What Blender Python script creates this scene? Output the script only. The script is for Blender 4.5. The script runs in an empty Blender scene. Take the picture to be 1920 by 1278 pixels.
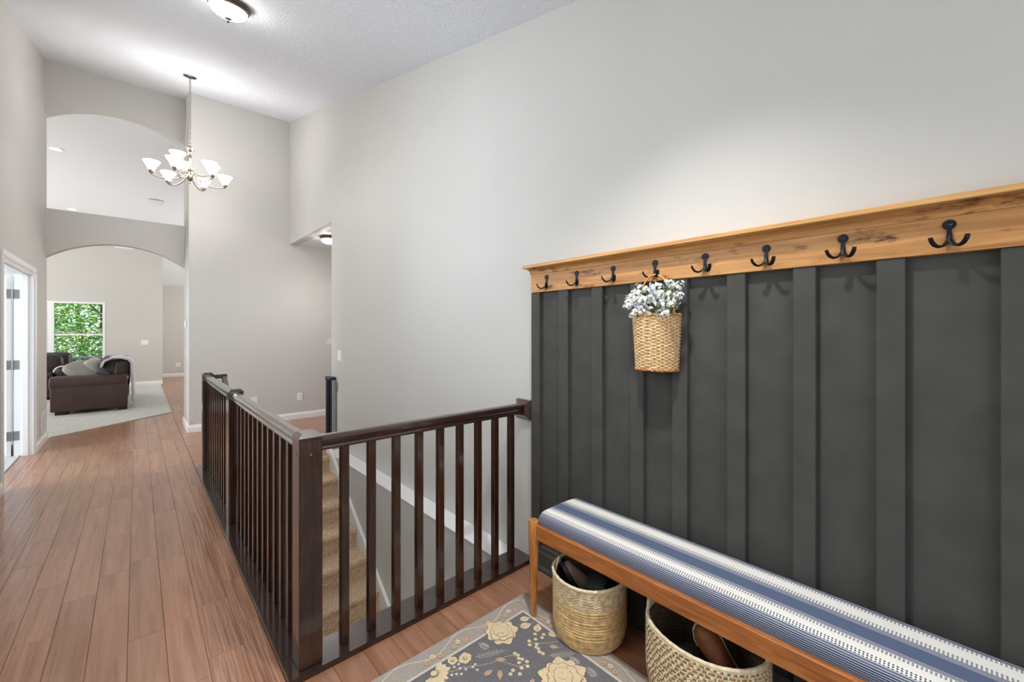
import bpy, bmesh, math, random
from mathutils import Vector, Matrix
random.seed(7)
PI = math.pi
sc = bpy.context.scene
COL = sc.collection

# ------------------------------------------------------------------ camera, world, light, exposure
cam_d = bpy.data.cameras.new('camera'); cam = bpy.data.objects.new('camera', cam_d); COL.objects.link(cam)
EYE = 1.3875
cam.location = (0, 0, EYE); cam.rotation_euler = (PI/2, 0, -math.radians(41.9))
cam_d.sensor_fit = 'HORIZONTAL'; cam_d.sensor_width = 36; cam_d.lens = 784/1920*36
cam_d.shift_x = 0; cam_d.shift_y = -19/1920; cam_d.clip_start = .02; cam_d.clip_end = 200
sc.camera = cam
sc.view_settings.view_transform = 'Standard'; sc.view_settings.look = 'None'
sc.view_settings.exposure = 0.13; sc.view_settings.gamma = 1.0; sc.view_settings.use_curve_mapping = False
sc.cycles.use_denoising = True
sc.cycles.max_bounces = 10; sc.cycles.diffuse_bounces = 6; sc.cycles.caustics_reflective = False; sc.cycles.caustics_refractive = False
sc.cycles.sample_clamp_indirect = 8

wd = bpy.data.worlds.new('daylight_sky'); sc.world = wd; wd.use_nodes = True
_bg = wd.node_tree.nodes['Background']; _bg.inputs[0].default_value = (.72, .86, 1, 1); _bg.inputs[1].default_value = 1.6

def light(name, kind, loc, energy, color=(1, 1, 1), size=None, size_y=None, rot=None, radius=None, angle=None):
    d = bpy.data.lights.new(name, kind); d.energy = energy; d.color = color
    if kind == 'AREA':
        d.shape = 'RECTANGLE'; d.size = size; d.size_y = size_y or size
    if radius is not None: d.shadow_soft_size = radius
    if angle is not None: d.angle = angle
    o = bpy.data.objects.new(name, d); COL.objects.link(o); o.location = loc
    if rot: o.rotation_euler = rot
    return o
light('sun', 'SUN', (-6, 20, 12), 9.0, (1, .95, .86), angle=.02, rot=(math.radians(14.5), math.radians(31), 0))
# unseen fill lights added to brighten the rooms; foyer and entry windows are added too
light('entry_fill', 'AREA', (.45, -1.62, 1.9), 24, (1, .99, .985), 1.9, 2.6, (PI/2, 0, 0))  # unseen fill from behind the camera for the near wall and ceiling
light('foyer_fill', 'AREA', (-.93, 2.6, 2.2), 30, (1, .995, .985), 1.6, 3.3, (0, -PI/2, 0))  # fill through an invented opening, lifts the ceiling and upper walls
light('living_fill', 'AREA', (-4.1, 11.2, 1.9), 155, (1, .985, .965), 2.6, 4.4, (0, -PI/2, 0))  # unseen fill in front of the solid side wall, brightens the living room
light('kitchen_fill', 'AREA', (3.1, 13.2, 1.7), 95, (1, .98, .95), 2.0, 4.0, (0, PI/2, 0))  # added unseen fill, brightens the wall at the passage end
light('office_fill', 'AREA', (-4.4, 5.9, 1.6), 170, (.80, .90, 1), 1.6, 1.6, (0, -PI/2, 0))  # added unseen fill, cool light for the doorway and baluster faces

# ------------------------------------------------------------------ measured layout (metres; camera stands at x=0 y=0)
W = 1.778; L = -.863; YF = 7.183; YA = 7.86; YAB = 8.0; XR = .528; HD = 2.73; YO = 5.296; YB = 14.185; YN = 16.25; Y0 = -1.7
ZC0 = 2.809; SL = .2551
def zc(y): return ZC0 + SL*y
TILT = math.atan(SL)

# ------------------------------------------------------------------ materials
def lin(c):
    r = []
    for v in c[:3]:
        v = v/255.0
        r.append(v/12.92 if v <= .04045 else ((v+.055)/1.055)**2.4)
    return (*r, 1)
MATS = {}
def newmat(name):
    m = bpy.data.materials.new(name); m.use_nodes = True
    nt = m.node_tree; b = nt.nodes['Principled BSDF']; MATS[name] = m
    return m, nt, b
def nd(nt, t, **kw):
    n = nt.nodes.new(t)
    for k, v in kw.items(): setattr(n, k, v)
    return n
def ramp(nt, stops, interp='LINEAR'):
    n = nt.nodes.new('ShaderNodeValToRGB'); cr = n.color_ramp; cr.interpolation = interp
    while len(cr.elements) > 1: cr.elements.remove(cr.elements[-1])
    cr.elements[0].position = stops[0][0]; cr.elements[0].color = stops[0][1]
    for p, c in stops[1:]:
        e = cr.elements.new(p); e.color = c
    return n
def math_n(nt, op, a, b=None):
    n = nt.nodes.new('ShaderNodeMath'); n.operation = op
    for i, v in enumerate((a, b)):
        if v is None: continue
        if isinstance(v, (int, float)): n.inputs[i].default_value = v
        else: nt.links.new(v, n.inputs[i])
    return n.outputs[0]
def plain(name, col, rough=.5, metal=0, spec=.5, coat=0, var=0, vscale=6, bump=0, bscale=80, bdist=.002, emit=0, trans=0, detail=3, sheen=0, col2=None):
    m, nt, b = newmat(name); c = lin(col)
    b.inputs['Roughness'].default_value = rough; b.inputs['Metallic'].default_value = metal
    b.inputs['Specular IOR Level'].default_value = spec; b.inputs['Coat Weight'].default_value = coat
    b.inputs['Base Color'].default_value = c
    if sheen: b.inputs['Sheen Weight'].default_value = sheen
    if emit:
        b.inputs['Emission Color'].default_value = c; b.inputs['Emission Strength'].default_value = emit
    if trans: b.inputs['Transmission Weight'].default_value = trans
    if var or bump or col2:
        tc = nd(nt, 'ShaderNodeTexCoord')
    if var or col2:
        n = nd(nt, 'ShaderNodeTexNoise'); n.inputs['Scale'].default_value = vscale; n.inputs['Detail'].default_value = detail
        nt.links.new(tc.outputs['Object'], n.inputs['Vector'])
        if col2: a, d = c, lin(col2)
        else:
            a = tuple(max(0, x*(1-var)) for x in c[:3])+(1,); d = tuple(min(1, x*(1+var)) for x in c[:3])+(1,)
        r = ramp(nt, [(.33, a), (.67, d)]); nt.links.new(n.outputs[0], r.inputs[0]); nt.links.new(r.outputs[0], b.inputs['Base Color'])
    if bump:
        n = nd(nt, 'ShaderNodeTexNoise'); n.inputs['Scale'].default_value = bscale; n.inputs['Detail'].default_value = 4
        nt.links.new(tc.outputs['Object'], n.inputs['Vector'])
        bp = nd(nt, 'ShaderNodeBump'); bp.inputs['Strength'].default_value = bump; bp.inputs['Distance'].default_value = bdist
        nt.links.new(n.outputs[0], bp.inputs['Height']); nt.links.new(bp.outputs[0], b.inputs['Normal'])
    return m
def wood(name, dark, mid, light_, rough=.4, stretch=(40, 3, 40), coat=0, rand=0, bump=.15, knots=False, scrape=False, spec=.5, dist=1.2):
    m, nt, b = newmat(name)
    b.inputs['Roughness'].default_value = rough; b.inputs['Coat Weight'].default_value = coat; b.inputs['Coat Roughness'].default_value = .11; b.inputs['Coat IOR'].default_value = 1.6
    b.inputs['Specular IOR Level'].default_value = spec
    tc = nd(nt, 'ShaderNodeTexCoord'); mp = nd(nt, 'ShaderNodeMapping'); oi = nd(nt, 'ShaderNodeObjectInfo')
    cb = nd(nt, 'ShaderNodeCombineXYZ'); nt.links.new(math_n(nt, 'MULTIPLY', oi.outputs['Random'], 37.0), cb.inputs[0]); nt.links.new(math_n(nt, 'MULTIPLY', oi.outputs['Random'], 91.0), cb.inputs[1])
    ad = nd(nt, 'ShaderNodeVectorMath', operation='ADD')
    nt.links.new(tc.outputs['Object'], ad.inputs[0]); nt.links.new(cb.outputs[0], ad.inputs[1])
    nt.links.new(ad.outputs[0], mp.inputs['Vector']); mp.inputs['Scale'].default_value = stretch
    n = nd(nt, 'ShaderNodeTexNoise'); n.inputs['Scale'].default_value = 1; n.inputs['Detail'].default_value = 6; n.inputs['Distortion'].default_value = dist
    nt.links.new(mp.outputs[0], n.inputs['Vector'])
    r = ramp(nt, [(.3, lin(dark)), (.5, lin(mid)), (.72, lin(light_))]); nt.links.new(n.outputs[0], r.inputs[0])
    out = r.outputs[0]
    if knots:
        mk = nd(nt, 'ShaderNodeMapping'); mk.inputs['Scale'].default_value = (8, 3.2, 11)
        nt.links.new(ad.outputs[0], mk.inputs['Vector'])
        k = nd(nt, 'ShaderNodeTexNoise'); k.inputs['Scale'].default_value = 1.7; k.inputs['Detail'].default_value = 5; k.inputs['Roughness'].default_value = .7
        nt.links.new(mk.outputs[0], k.inputs['Vector'])
        kr = ramp(nt, [(.57, (0, 0, 0, 1)), (.70, (1, 1, 1, 1))]); nt.links.new(k.outputs[0], kr.inputs[0])
        mx = nd(nt, 'ShaderNodeMixRGB', blend_type='MULTIPLY'); mx.inputs['Color2'].default_value = lin((112, 64, 36))
        nt.links.new(kr.outputs[0], mx.inputs['Fac']); nt.links.new(out, mx.inputs['Color1']); out = mx.outputs[0]
    if rand:
        hs = nd(nt, 'ShaderNodeHueSaturation')
        nt.links.new(math_n(nt, 'ADD', math_n(nt, 'MULTIPLY', oi.outputs['Random'], rand), 1-rand/2), hs.inputs['Value'])
        nt.links.new(out, hs.inputs['Color']); out = hs.outputs[0]
    nt.links.new(out, b.inputs['Base Color'])
    h = n.outputs[0]
    bp = nd(nt, 'ShaderNodeBump'); bp.inputs['Strength'].default_value = bump; bp.inputs['Distance'].default_value = .001
    nt.links.new(h, bp.inputs['Height'])
    nrm = bp.outputs[0]
    if scrape:
        m2 = nd(nt, 'ShaderNodeMapping'); m2.inputs['Scale'].default_value = scrape
        nt.links.new(ad.outputs[0], m2.inputs['Vector'])
        wv = nd(nt, 'ShaderNodeTexNoise'); wv.inputs['Scale'].default_value = 1; wv.inputs['Detail'].default_value = 1.0; wv.inputs['Distortion'].default_value = .35
        nt.links.new(m2.outputs[0], wv.inputs['Vector'])
        b2 = nd(nt, 'ShaderNodeBump'); b2.inputs['Strength'].default_value = .62; b2.inputs['Distance'].default_value = .006
        nt.links.new(wv.outputs[0], b2.inputs['Height']); nt.links.new(nrm, b2.inputs['Normal']); nrm = b2.outputs[0]
    nt.links.new(nrm, b.inputs['Normal'])
    return m
def emitter(name, col, strength, cam_col=None):
    m = plain(name, col, .35, emit=strength); return m

plain('wall_paint', (203, 201, 196), .55, var=.012, vscale=1.5, bump=.05, bscale=220, bdist=.001, spec=.4)
plain('trim_white', (238, 238, 238), .35)
plain('door_white', (236, 236, 236), .35)
plain('vent_white', (228, 228, 226), .4)
plain('charcoal_paint', (74, 73, 70), .6, var=.10, vscale=9, bump=.08, bscale=60, bdist=.001, spec=.18)
plain('stairwell_paint', (196, 195, 192), .6)
# knock-down ceiling texture
m, nt, b = newmat('ceiling_texture'); b.inputs['Base Color'].default_value = lin((238, 241, 247)); b.inputs['Roughness'].default_value = .8
tc = nd(nt, 'ShaderNodeTexCoord'); n1 = nd(nt, 'ShaderNodeTexNoise'); n1.inputs['Scale'].default_value = 52; n1.inputs['Detail'].default_value = 4; n1.inputs['Distortion'].default_value = 1.6
nt.links.new(tc.outputs['Object'], n1.inputs['Vector'])
r1 = ramp(nt, [(.46, (0, 0, 0, 1)), (.60, (1, 1, 1, 1))]); nt.links.new(n1.outputs[0], r1.inputs[0])
bp = nd(nt, 'ShaderNodeBump'); bp.inputs['Strength'].default_value = .7; bp.inputs['Distance'].default_value = .006
nt.links.new(r1.outputs[0], bp.inputs['Height']); nt.links.new(bp.outputs[0], b.inputs['Normal'])
plain('ceiling_smooth', (232, 234, 238), .8)
wood('floor_maple', (141, 96, 70), (160, 113, 85), (173, 126, 97), rough=.28, dist=.5, stretch=(26, 1.4, 10), rand=.22, bump=.10, scrape=(62, 3.2, 10), coat=.25)
wood('floor_maple_cross', (141, 96, 70), (160, 113, 85), (173, 126, 97), rough=.28, dist=.5, stretch=(1.4, 26, 10), rand=.22, bump=.10, scrape=(3.2, 62, 10), coat=.25)
plain('subfloor', (66, 44, 32), .8)
wood('espresso_wood', (28, 12, 4), (48, 22, 8), (68, 34, 14), rough=.30, stretch=(60, 60, 5), bump=.04, coat=1, rand=.12)
wood('espresso_wood_long', (32, 15, 10), (46, 22, 15), (60, 30, 20), rough=.28, stretch=(30, 30, 30), bump=.04, coat=1)
wood('rustic_oak', (160, 108, 58), (192, 138, 80), (210, 158, 98), rough=.5, stretch=(60, 2.6, 50), bump=.15, knots=True, dist=.5)
wood('shelf_oak', (184, 132, 74), (208, 156, 94), (222, 174, 112), rough=.5, stretch=(60, 2.4, 60), bump=.1, dist=.5)
wood('bench_cherry', (148, 84, 36), (174, 104, 50), (192, 124, 66), rough=.35, stretch=(50, 5, 50), bump=.06, coat=.2)
wood('bench_leg_cherry', (158, 92, 40), (188, 120, 60), (206, 142, 80), rough=.35, stretch=(50, 50, 5), bump=.06, coat=.2)
plain('black_iron', (34, 36, 42), .45, metal=.6, bump=.2, bscale=150, bdist=.0006)
plain('screw_steel', (70, 72, 80), .35, metal=.9)
plain('brushed_nickel', (150, 140, 128), .3, metal=1)
plain('dark_nickel', (96, 90, 84), .35, metal=1)
plain('champagne_nickel', (158, 146, 130), .3, metal=1)
plain('hinge_steel', (150, 150, 152), .4, metal=.9)
plain('plastic_white', (240, 240, 238), .35)
plain('frosted_glass_lit', (255, 249, 242), .4, emit=40.0)
plain('shade_glass_lit', (255, 253, 251), .4, emit=20.0)
plain('can_lens_lit', (255, 250, 240), .4, emit=16.0)
plain('carpet_grey', (204, 204, 198), 1, var=.22, vscale=60, bump=.8, bscale=260, bdist=.01, spec=.1, detail=5)
plain('carpet_tan', (232, 202, 168), 1, var=.28, vscale=70, bump=1, bscale=240, bdist=.012, spec=.1, detail=5)
plain('leather_brown', (72, 50, 46), .42, var=.2, vscale=5, bump=.2, bscale=60, bdist=.004)
plain('leather_dark', (48, 38, 36), .4, var=.2, vscale=6, bump=.25, bscale=60, bdist=.004)
plain('pillow_grey', (160, 162, 156), .9, bump=.3, bscale=200, bdist=.002)
plain('pillow_cream', (196, 190, 180), .9, bump=.3, bscale=200, bdist=.002)
plain('pillow_blue', (74, 88, 104), .7, var=.3, vscale=14)
plain('throw_white', (226, 222, 228), .95, bump=.5, bscale=90, bdist=.006)
plain('foot_black', (24, 20, 20), .5)
plain('gate_black', (28, 32, 40), .35)
plain('gate_silver', (166, 168, 172), .35, metal=.7)
plain('rug_field', (116, 114, 117), 1, var=.20, vscale=160, bump=.4, bscale=500, bdist=.001, spec=.1, detail=2)
plain('rug_border', (170, 160, 150), 1, var=.16, vscale=160, bump=.4, bscale=500, bdist=.001, spec=.1, detail=2)
plain('rug_cream', (222, 203, 166), 1, var=.12, vscale=160, spec=.1)
plain('rug_ivory', (208, 201, 190), 1, var=.12, vscale=160, spec=.1)
plain('rug_peach', (206, 170, 138), 1, var=.12, vscale=160, spec=.1)
plain('rug_line', (112, 96, 82), 1, spec=.1)
plain('seagrass_tan', (216, 180, 126), .75, var=.26, vscale=44, bump=.4, bscale=180, bdist=.002, detail=5)
plain('seagrass_pale', (216, 194, 156), .85, var=.30, vscale=48, bump=.5, bscale=200, bdist=.002, detail=5)
plain('twine_cream', (228, 210, 176), .9, var=.16, vscale=60, bump=.4, bscale=240, bdist=.002)
plain('twine_brown', (176, 132, 76), .85, var=.28, vscale=50, bump=.4, bscale=200, bdist=.002)
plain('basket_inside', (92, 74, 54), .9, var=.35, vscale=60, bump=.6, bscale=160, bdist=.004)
plain('wicker', (230, 198, 150), .6, var=.24, vscale=70, bump=.3, bscale=240, bdist=.001)
plain('wicker_rim', (190, 134, 78), .55, var=.3, vscale=60)
plain('rattan_handle', (216, 160, 96), .45)
plain('petal_white', (248, 248, 246), .7, spec=.2)
plain('petal_lavender', (220, 222, 234), .7, spec=.2)  # slightly lavender petals, mixed in at random
plain('stem_green', (118, 150, 62), .6, var=.3, vscale=40)
plain('suede_taupe', (128, 108, 92), .95, var=.15, vscale=30)
plain('shoe_black', (20, 20, 24), .6)
plain('shoe_brown', (140, 82, 44), .6, var=.2, vscale=40)
plain('sole_white', (226, 224, 220), .6)
plain('blind_white', (232, 232, 236), .6)
plain('deck_grey', (190, 194, 198), .6)
plain('deck_dark', (60, 66, 60), .5)
plain('bark', (84, 66, 50), .9, var=.3, vscale=8)
plain('terracotta_white', (220, 218, 214), .4)
plain('grass_ground', (70, 96, 44), 1, var=.4, vscale=3)
# leaf colours vary over the crown
m, nt, b = newmat('leaf_green'); b.inputs['Roughness'].default_value = .55
tc = nd(nt, 'ShaderNodeTexCoord'); n1 = nd(nt, 'ShaderNodeTexNoise'); n1.inputs['Scale'].default_value = 2.2; n1.inputs['Detail'].default_value = 6; n1.inputs['Roughness'].default_value = .75
nt.links.new(tc.outputs['Object'], n1.inputs['Vector'])
r1 = ramp(nt, [(.32, lin((58, 124, 70))), (.46, lin((104, 168, 88))), (.55, lin((170, 202, 108))), (.66, lin((238, 236, 164)))])
nt.links.new(n1.outputs[0], r1.inputs[0]); nt.links.new(r1.outputs[0], b.inputs['Base Color'])
b.inputs['Transmission Weight'].default_value = 0
# clear window glass (thin)
m, nt, b = newmat('window_glass'); nt.nodes.remove(b)
tr = nd(nt, 'ShaderNodeBsdfTransparent'); gl = nd(nt, 'ShaderNodeBsdfGlossy'); gl.inputs['Roughness'].default_value = .02
fr = nd(nt, 'ShaderNodeFresnel'); fr.inputs['IOR'].default_value = 1.3
mx = nd(nt, 'ShaderNodeMixShader'); nt.links.new(fr.outputs[0], mx.inputs[0]); nt.links.new(tr.outputs[0], mx.inputs[1]); nt.links.new(gl.outputs[0], mx.inputs[2])
nt.links.new(mx.outputs[0], nt.nodes['Material Output'].inputs[0])
# striped bench fabric: u = distance across the cloth, v = distance along it (metres)
m, nt, b = newmat('striped_cloth'); b.inputs['Roughness'].default_value = .9; b.inputs['Specular IOR Level'].default_value = .2
uv = nd(nt, 'ShaderNodeUVMap', uv_map='UVMap'); sx = nd(nt, 'ShaderNodeSeparateXYZ'); nt.links.new(uv.outputs[0], sx.inputs[0])
nz = nd(nt, 'ShaderNodeTexNoise'); nz.inputs['Scale'].default_value = 4; nt.links.new(uv.outputs[0], nz.inputs['Vector'])
u0 = math_n(nt, 'ADD', sx.outputs[0], math_n(nt, 'MULTIPLY', math_n(nt, 'SUBTRACT', nz.outputs[0], .5), .006))
un = math_n(nt, 'DIVIDE', u0, .36)
BLUE, BLUE2, GREY, WHT, INK = lin((90, 102, 128)), lin((116, 120, 136)), lin((124, 128, 140)), lin((230, 228, 222)), lin((66, 68, 80))
S_ = lambda v: v/.36
base = ramp(nt, [(0, BLUE), (S_(.049), GREY), (S_(.063), WHT), (S_(.118), GREY), (S_(.135), BLUE), (S_(.193), GREY), (S_(.211), WHT), (S_(.292), BLUE2)], 'CONSTANT')
nt.links.new(un, base.inputs[0])
O_, Z_ = (1, 1, 1, 1), (0, 0, 0, 1)
dash = ramp(nt, [(0, Z_), (S_(.063), O_), (S_(.079), Z_), (S_(.102), O_), (S_(.118), Z_), (S_(.211), O_), (S_(.233), Z_), (S_(.276), O_), (S_(.292), Z_)], 'CONSTANT'); nt.links.new(un, dash.inputs[0])
line = ramp(nt, [(0, O_), (S_(.063), Z_), (S_(.118), O_), (S_(.138), Z_), (S_(.190), O_), (S_(.211), Z_), (S_(.300), O_), (S_(.318), Z_)], 'CONSTANT'); nt.links.new(un, line.inputs[0])
teeth = math_n(nt, 'GREATER_THAN', math_n(nt, 'SINE', math_n(nt, 'MULTIPLY', sx.outputs[1], 2*PI/.0085)), .05)
row = math_n(nt, 'GREATER_THAN', math_n(nt, 'SINE', math_n(nt, 'MULTIPLY', u0, 2*PI/.0062)), -.45)
c1 = nd(nt, 'ShaderNodeMixRGB'); c1.inputs['Color2'].default_value = INK
nt.links.new(math_n(nt, 'MULTIPLY', math_n(nt, 'MULTIPLY', dash.outputs[0], teeth), row), c1.inputs['Fac']); nt.links.new(base.outputs[0], c1.inputs['Color1'])
ln = math_n(nt, 'GREATER_THAN', math_n(nt, 'SINE', math_n(nt, 'MULTIPLY', u0, 2*PI/.0066)), .72)
c2 = nd(nt, 'ShaderNodeMixRGB'); c2.inputs['Color2'].default_value = lin((204, 210, 222))
nt.links.new(math_n(nt, 'MULTIPLY', line.outputs[0], ln), c2.inputs['Fac']); nt.links.new(c1.outputs[0], c2.inputs['Color1'])
ld = math_n(nt, 'LESS_THAN', math_n(nt, 'SINE', math_n(nt, 'MULTIPLY', u0, 2*PI/.0066)), -.72)
c3 = nd(nt, 'ShaderNodeMixRGB'); c3.inputs['Color2'].default_value = lin((66, 72, 92))
nt.links.new(math_n(nt, 'MULTIPLY', line.outputs[0], ld), c3.inputs['Fac']); nt.links.new(c2.outputs[0], c3.inputs['Color1'])
nt.links.new(c3.outputs[0], b.inputs['Base Color'])
wv = math_n(nt, 'SINE', math_n(nt, 'MULTIPLY', u0, 2*PI/.0036)); bp = nd(nt, 'ShaderNodeBump'); bp.inputs['Strength'].default_value = .3; bp.inputs['Distance'].default_value = .001
nt.links.new(wv, bp.inputs['Height']); nt.links.new(bp.outputs[0], b.inputs['Normal'])

# ------------------------------------------------------------------ mesh builder
class MB:
    def __init__(s): s.v = []; s.f = []; s.mi = []; s.uv = None
    def add(s, vs, fs, mi=0):
        o = len(s.v); s.v += [tuple(p) for p in vs]; s.f += [tuple(i+o for i in f) for f in fs]; s.mi += [mi]*len(fs); return s
    def box(s, x0, x1, y0, y1, z0, z1, mi=0):
        return s.add([(x0, y0, z0), (x1, y0, z0), (x1, y1, z0), (x0, y1, z0), (x0, y0, z1), (x1, y0, z1), (x1, y1, z1), (x0, y1, z1)],
                     [(0, 3, 2, 1), (4, 5, 6, 7), (0, 1, 5, 4), (1, 2, 6, 5), (2, 3, 7, 6), (3, 0, 4, 7)], mi)
    def cbox(s, x0, x1, y0, y1, z0, z1, c=.003, mi=0, seg=1):
        bm = bmesh.new(); bmesh.ops.create_cube(bm, size=1)
        for v in bm.verts: v.co = ((x0+x1)/2+v.co.x*(x1-x0), (y0+y1)/2+v.co.y*(y1-y0), (z0+z1)/2+v.co.z*(z1-z0))
        bmesh.ops.bevel(bm, geom=bm.edges[:], offset=c, segments=seg, profile=.5, affect='EDGES')
        bm.verts.index_update(); s.add([v.co[:] for v in bm.verts], [[v.index for v in f.verts] for f in bm.faces], mi); bm.free(); return s
    def prism(s, poly, axis, a, b, mi=0):
        # poly: 2D points; axis 'x' -> (y,z), 'y' -> (x,z), 'z' -> (x,y)
        def P(p, t): return (t, p[0], p[1]) if axis == 'x' else (p[0], t, p[1]) if axis == 'y' else (p[0], p[1], t)
        n = len(poly); vs = [P(p, a) for p in poly]+[P(p, b) for p in poly]
        fs = [tuple(range(n-1, -1, -1)), tuple(range(n, 2*n))]+[(i, (i+1) % n, n+(i+1) % n, n+i) for i in range(n)]
        ar = sum(poly[i][0]*poly[(i+1) % n][1]-poly[(i+1) % n][0]*poly[i][1] for i in range(n))
        flip = (ar < 0) != (axis == 'y') 
        if (b < a): flip = not flip
        if flip: fs = [tuple(reversed(f)) for f in fs]
        return s.add(vs, fs, mi)
    def lathe(s, prof, n=24, c=(0, 0, 0), mi=0, sx=1, sy=1, mat=None, close=False):
        vs = []; m = len(prof)
        for i in range(n):
            a = 2*PI*i/n
            for r, z in prof:
                p = Vector((r*math.cos(a)*sx, r*math.sin(a)*sy, z))
                if mat: p = mat @ p
                vs.append((p.x+c[0], p.y+c[1], p.z+c[2]))
        fs = []
        for i in range(n):
            j = (i+1) % n
            for k in range(m-1): fs.append((i*m+k, j*m+k, j*m+k+1, i*m+k+1))
            if close: fs.append((i*m+m-1, j*m+m-1, j*m, i*m))
        return s.add(vs, fs, mi)
    def tube(s, path, r, n=8, closed=False, mi=0, flat=1, up=None, cap=True):
        P = [Vector(p) for p in path]; m = len(P); vs = []
        R = r if isinstance(r, (list, tuple)) else [r]*m
        prev = None
        for i, p in enumerate(P):
            if closed: t = P[(i+1) % m]-P[i-1]
            else: t = P[min(i+1, m-1)]-P[max(i-1, 0)]
            t = t.normalized() if t.length > 1e-9 else Vector((0, 0, 1))
            if up is not None: nn = Vector(up)-t*Vector(up).dot(t)
            elif prev is None:
                q = Vector((0, 0, 1)) if abs(t.z) < .9 else Vector((1, 0, 0)); nn = q-t*q.dot(t)
            else: nn = prev-t*prev.dot(t)
            nn = nn.normalized() if nn.length > 1e-6 else t.orthogonal().normalized(); prev = nn; bb = t.cross(nn)
            for k in range(n):
                a = 2*PI*k/n; w = p+nn*(math.cos(a)*R[i])+bb*(math.sin(a)*R[i]*flat); vs.append(w[:])
        fs = []
        for i in range(m if closed else m-1):
            j = (i+1) % m
            for k in range(n): fs.append((i*n+k, i*n+(k+1) % n, j*n+(k+1) % n, j*n+k))
        if not closed and cap: fs += [tuple(range(n-1, -1, -1)), tuple((m-1)*n+k for k in range(n))]
        return s.add(vs, fs, mi)
    def sweep(s, prof, p0, p1, side, up=(0, 0, 1), mi=0):
        # straight extrusion of a 2D profile (side, up) from p0 to p1
        p0, p1, side, up = Vector(p0), Vector(p1), Vector(side), Vector(up); n = len(prof)
        vs = [(p0+side*a+up*b)[:] for a, b in prof]+[(p1+side*a+up*b)[:] for a, b in prof]
        fs = [(i, (i+1) % n, n+(i+1) % n, n+i) for i in range(n)]+[tuple(range(n-1, -1, -1)), tuple(range(n, 2*n))]
        return s.add(vs, fs, mi)
    def ball(s, c, r, n=8, m=6, mi=0, sz=1, sx=1, sy=1):
        return s.lathe([(max(1e-4, r*math.sin(PI*k/m)), -r*math.cos(PI*k/m)*sz) for k in range(m+1)], n, c, mi, sx, sy)
    def move(s, M, i0=0):
        for i in range(i0, len(s.v)): s.v[i] = (M @ Vector(s.v[i]))[:]
        return s
    def build(s, name, mats, parent=None, smooth=0, kind=None, origin=None, fixn=True):
        me = bpy.data.meshes.new(name)
        o = Vector((0, 0, 0))
        if origin is not None: o = Vector(origin)
        elif parent is not None and 'o_' in ORIG.get(parent.name, {}): o = ORIG[parent.name]['o_']
        me.from_pydata([(v[0]-o.x, v[1]-o.y, v[2]-o.z) for v in s.v], [], s.f)
        if isinstance(mats, str): mats = [mats]
        for q in mats: me.materials.append(MATS[q])
        if len(mats) > 1: me.polygons.foreach_set('material_index', s.mi)
        if fixn:
            bm = bmesh.new(); bm.from_mesh(me); bmesh.ops.recalc_face_normals(bm, faces=bm.faces[:]); bm.to_mesh(me); bm.free()
        if smooth:
            me.polygons.foreach_set('use_smooth', [True]*len(me.polygons)); me.set_sharp_from_angle(angle=math.radians(smooth))
        me.update()
        ob = bpy.data.objects.new(name, me); COL.objects.link(ob)
        if parent is not None:
            ob.parent = parent; ORIG[ob.name] = {'o_': o}
        elif origin is not None: ob.location = o; ORIG[ob.name] = {'o_': o}
        else: ORIG[ob.name] = {'o_': Vector((0, 0, 0))}
        if kind: ob['kind'] = kind
        return ob
ORIG = {}
def tag(o, label, cat=None, group=None, kind=None):
    o['label'] = label
    if cat: o['category'] = cat
    if group: o['group'] = group
    if kind: o['kind'] = kind
    return o
def thing(name, label, cat, loc=(0, 0, 0), rotz=0, group=None, kind=None):
    e = bpy.data.objects.new(name, None); COL.objects.link(e); e.location = loc; e.rotation_euler = (0, 0, rotz); e.empty_display_size = .05
    ORIG[e.name] = {'o_': Vector(loc) if not rotz else Vector((0, 0, 0))}
    return tag(e, label, cat, group, kind)
def copy_tree(o, parent=None):
    c = o.copy(); COL.objects.link(c); c.parent = parent
    for ch in o.children: copy_tree(ch, c)
    return c

# ================================================================== SETTING
# --- sub-floor slabs
f = MB()
f.box(L-.14, .60, Y0, 8.0, -.28, -.012)
f.box(.60, W, Y0, 1.945, -.28, -.012)
f.box(.60, 4.0, 4.90, YF, -.28, -.012)
f.box(-4.2, 3.2, 8.0, YN, -.28, -.012)
f.box(-4.5, L-.14, 3.4, 7.9, -.28, -.012)
floor = tag(f.build('floor', 'subfloor', kind='structure'), 'reddish brown hand-scraped hardwood plank floor of the hallway', 'floor')
# --- planks, each its own piece
def plank(x0, x1, y0, y1, mat, poly=None):
    g = .0004; c = .0014; x0 += g; x1 -= g; y0 += g; y1 -= g
    ox, oy = (x0+x1)/2, (y0+y1)/2; a, b_ = (x1-x0)/2, (y1-y0)/2; dz = random.uniform(-.0006, .0004)
    vs = [(-a, -b_, -.012), (a, -b_, -.012), (a, b_, -.012), (-a, b_, -.012), (-a, -b_, -c), (a, -b_, -c), (a, b_, -c), (-a, b_, -c),
          (-a+c, -b_+c, dz), (a-c, -b_+c, dz), (a-c, b_-c, dz), (-a+c, b_-c, dz)]
    fs = [(0, 1, 5, 4), (1, 2, 6, 5), (2, 3, 7, 6), (3, 0, 4, 7), (4, 5, 9, 8), (5, 6, 10, 9), (6, 7, 11, 10), (7, 4, 8, 11), (8, 9, 10, 11)]
    me = bpy.data.meshes.new('plank'); me.from_pydata(vs, [], fs); me.materials.append(MATS[mat])
    ob = bpy.data.objects.new('plank', me); COL.objects.link(ob); ob.parent = floor; ob.location = (ox, oy, 0)
def row_y(x0, x1, ya, yb, mat='floor_maple', lo=.36, hi=.98):
    y = ya; first = True
    while y < yb-.02:
        e = min(yb, y+random.uniform(lo, hi)*(.6 if first else 1)); first = False
        if yb-e < .25: e = yb
        plank(x0, x1, y, e, mat); y = e
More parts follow.
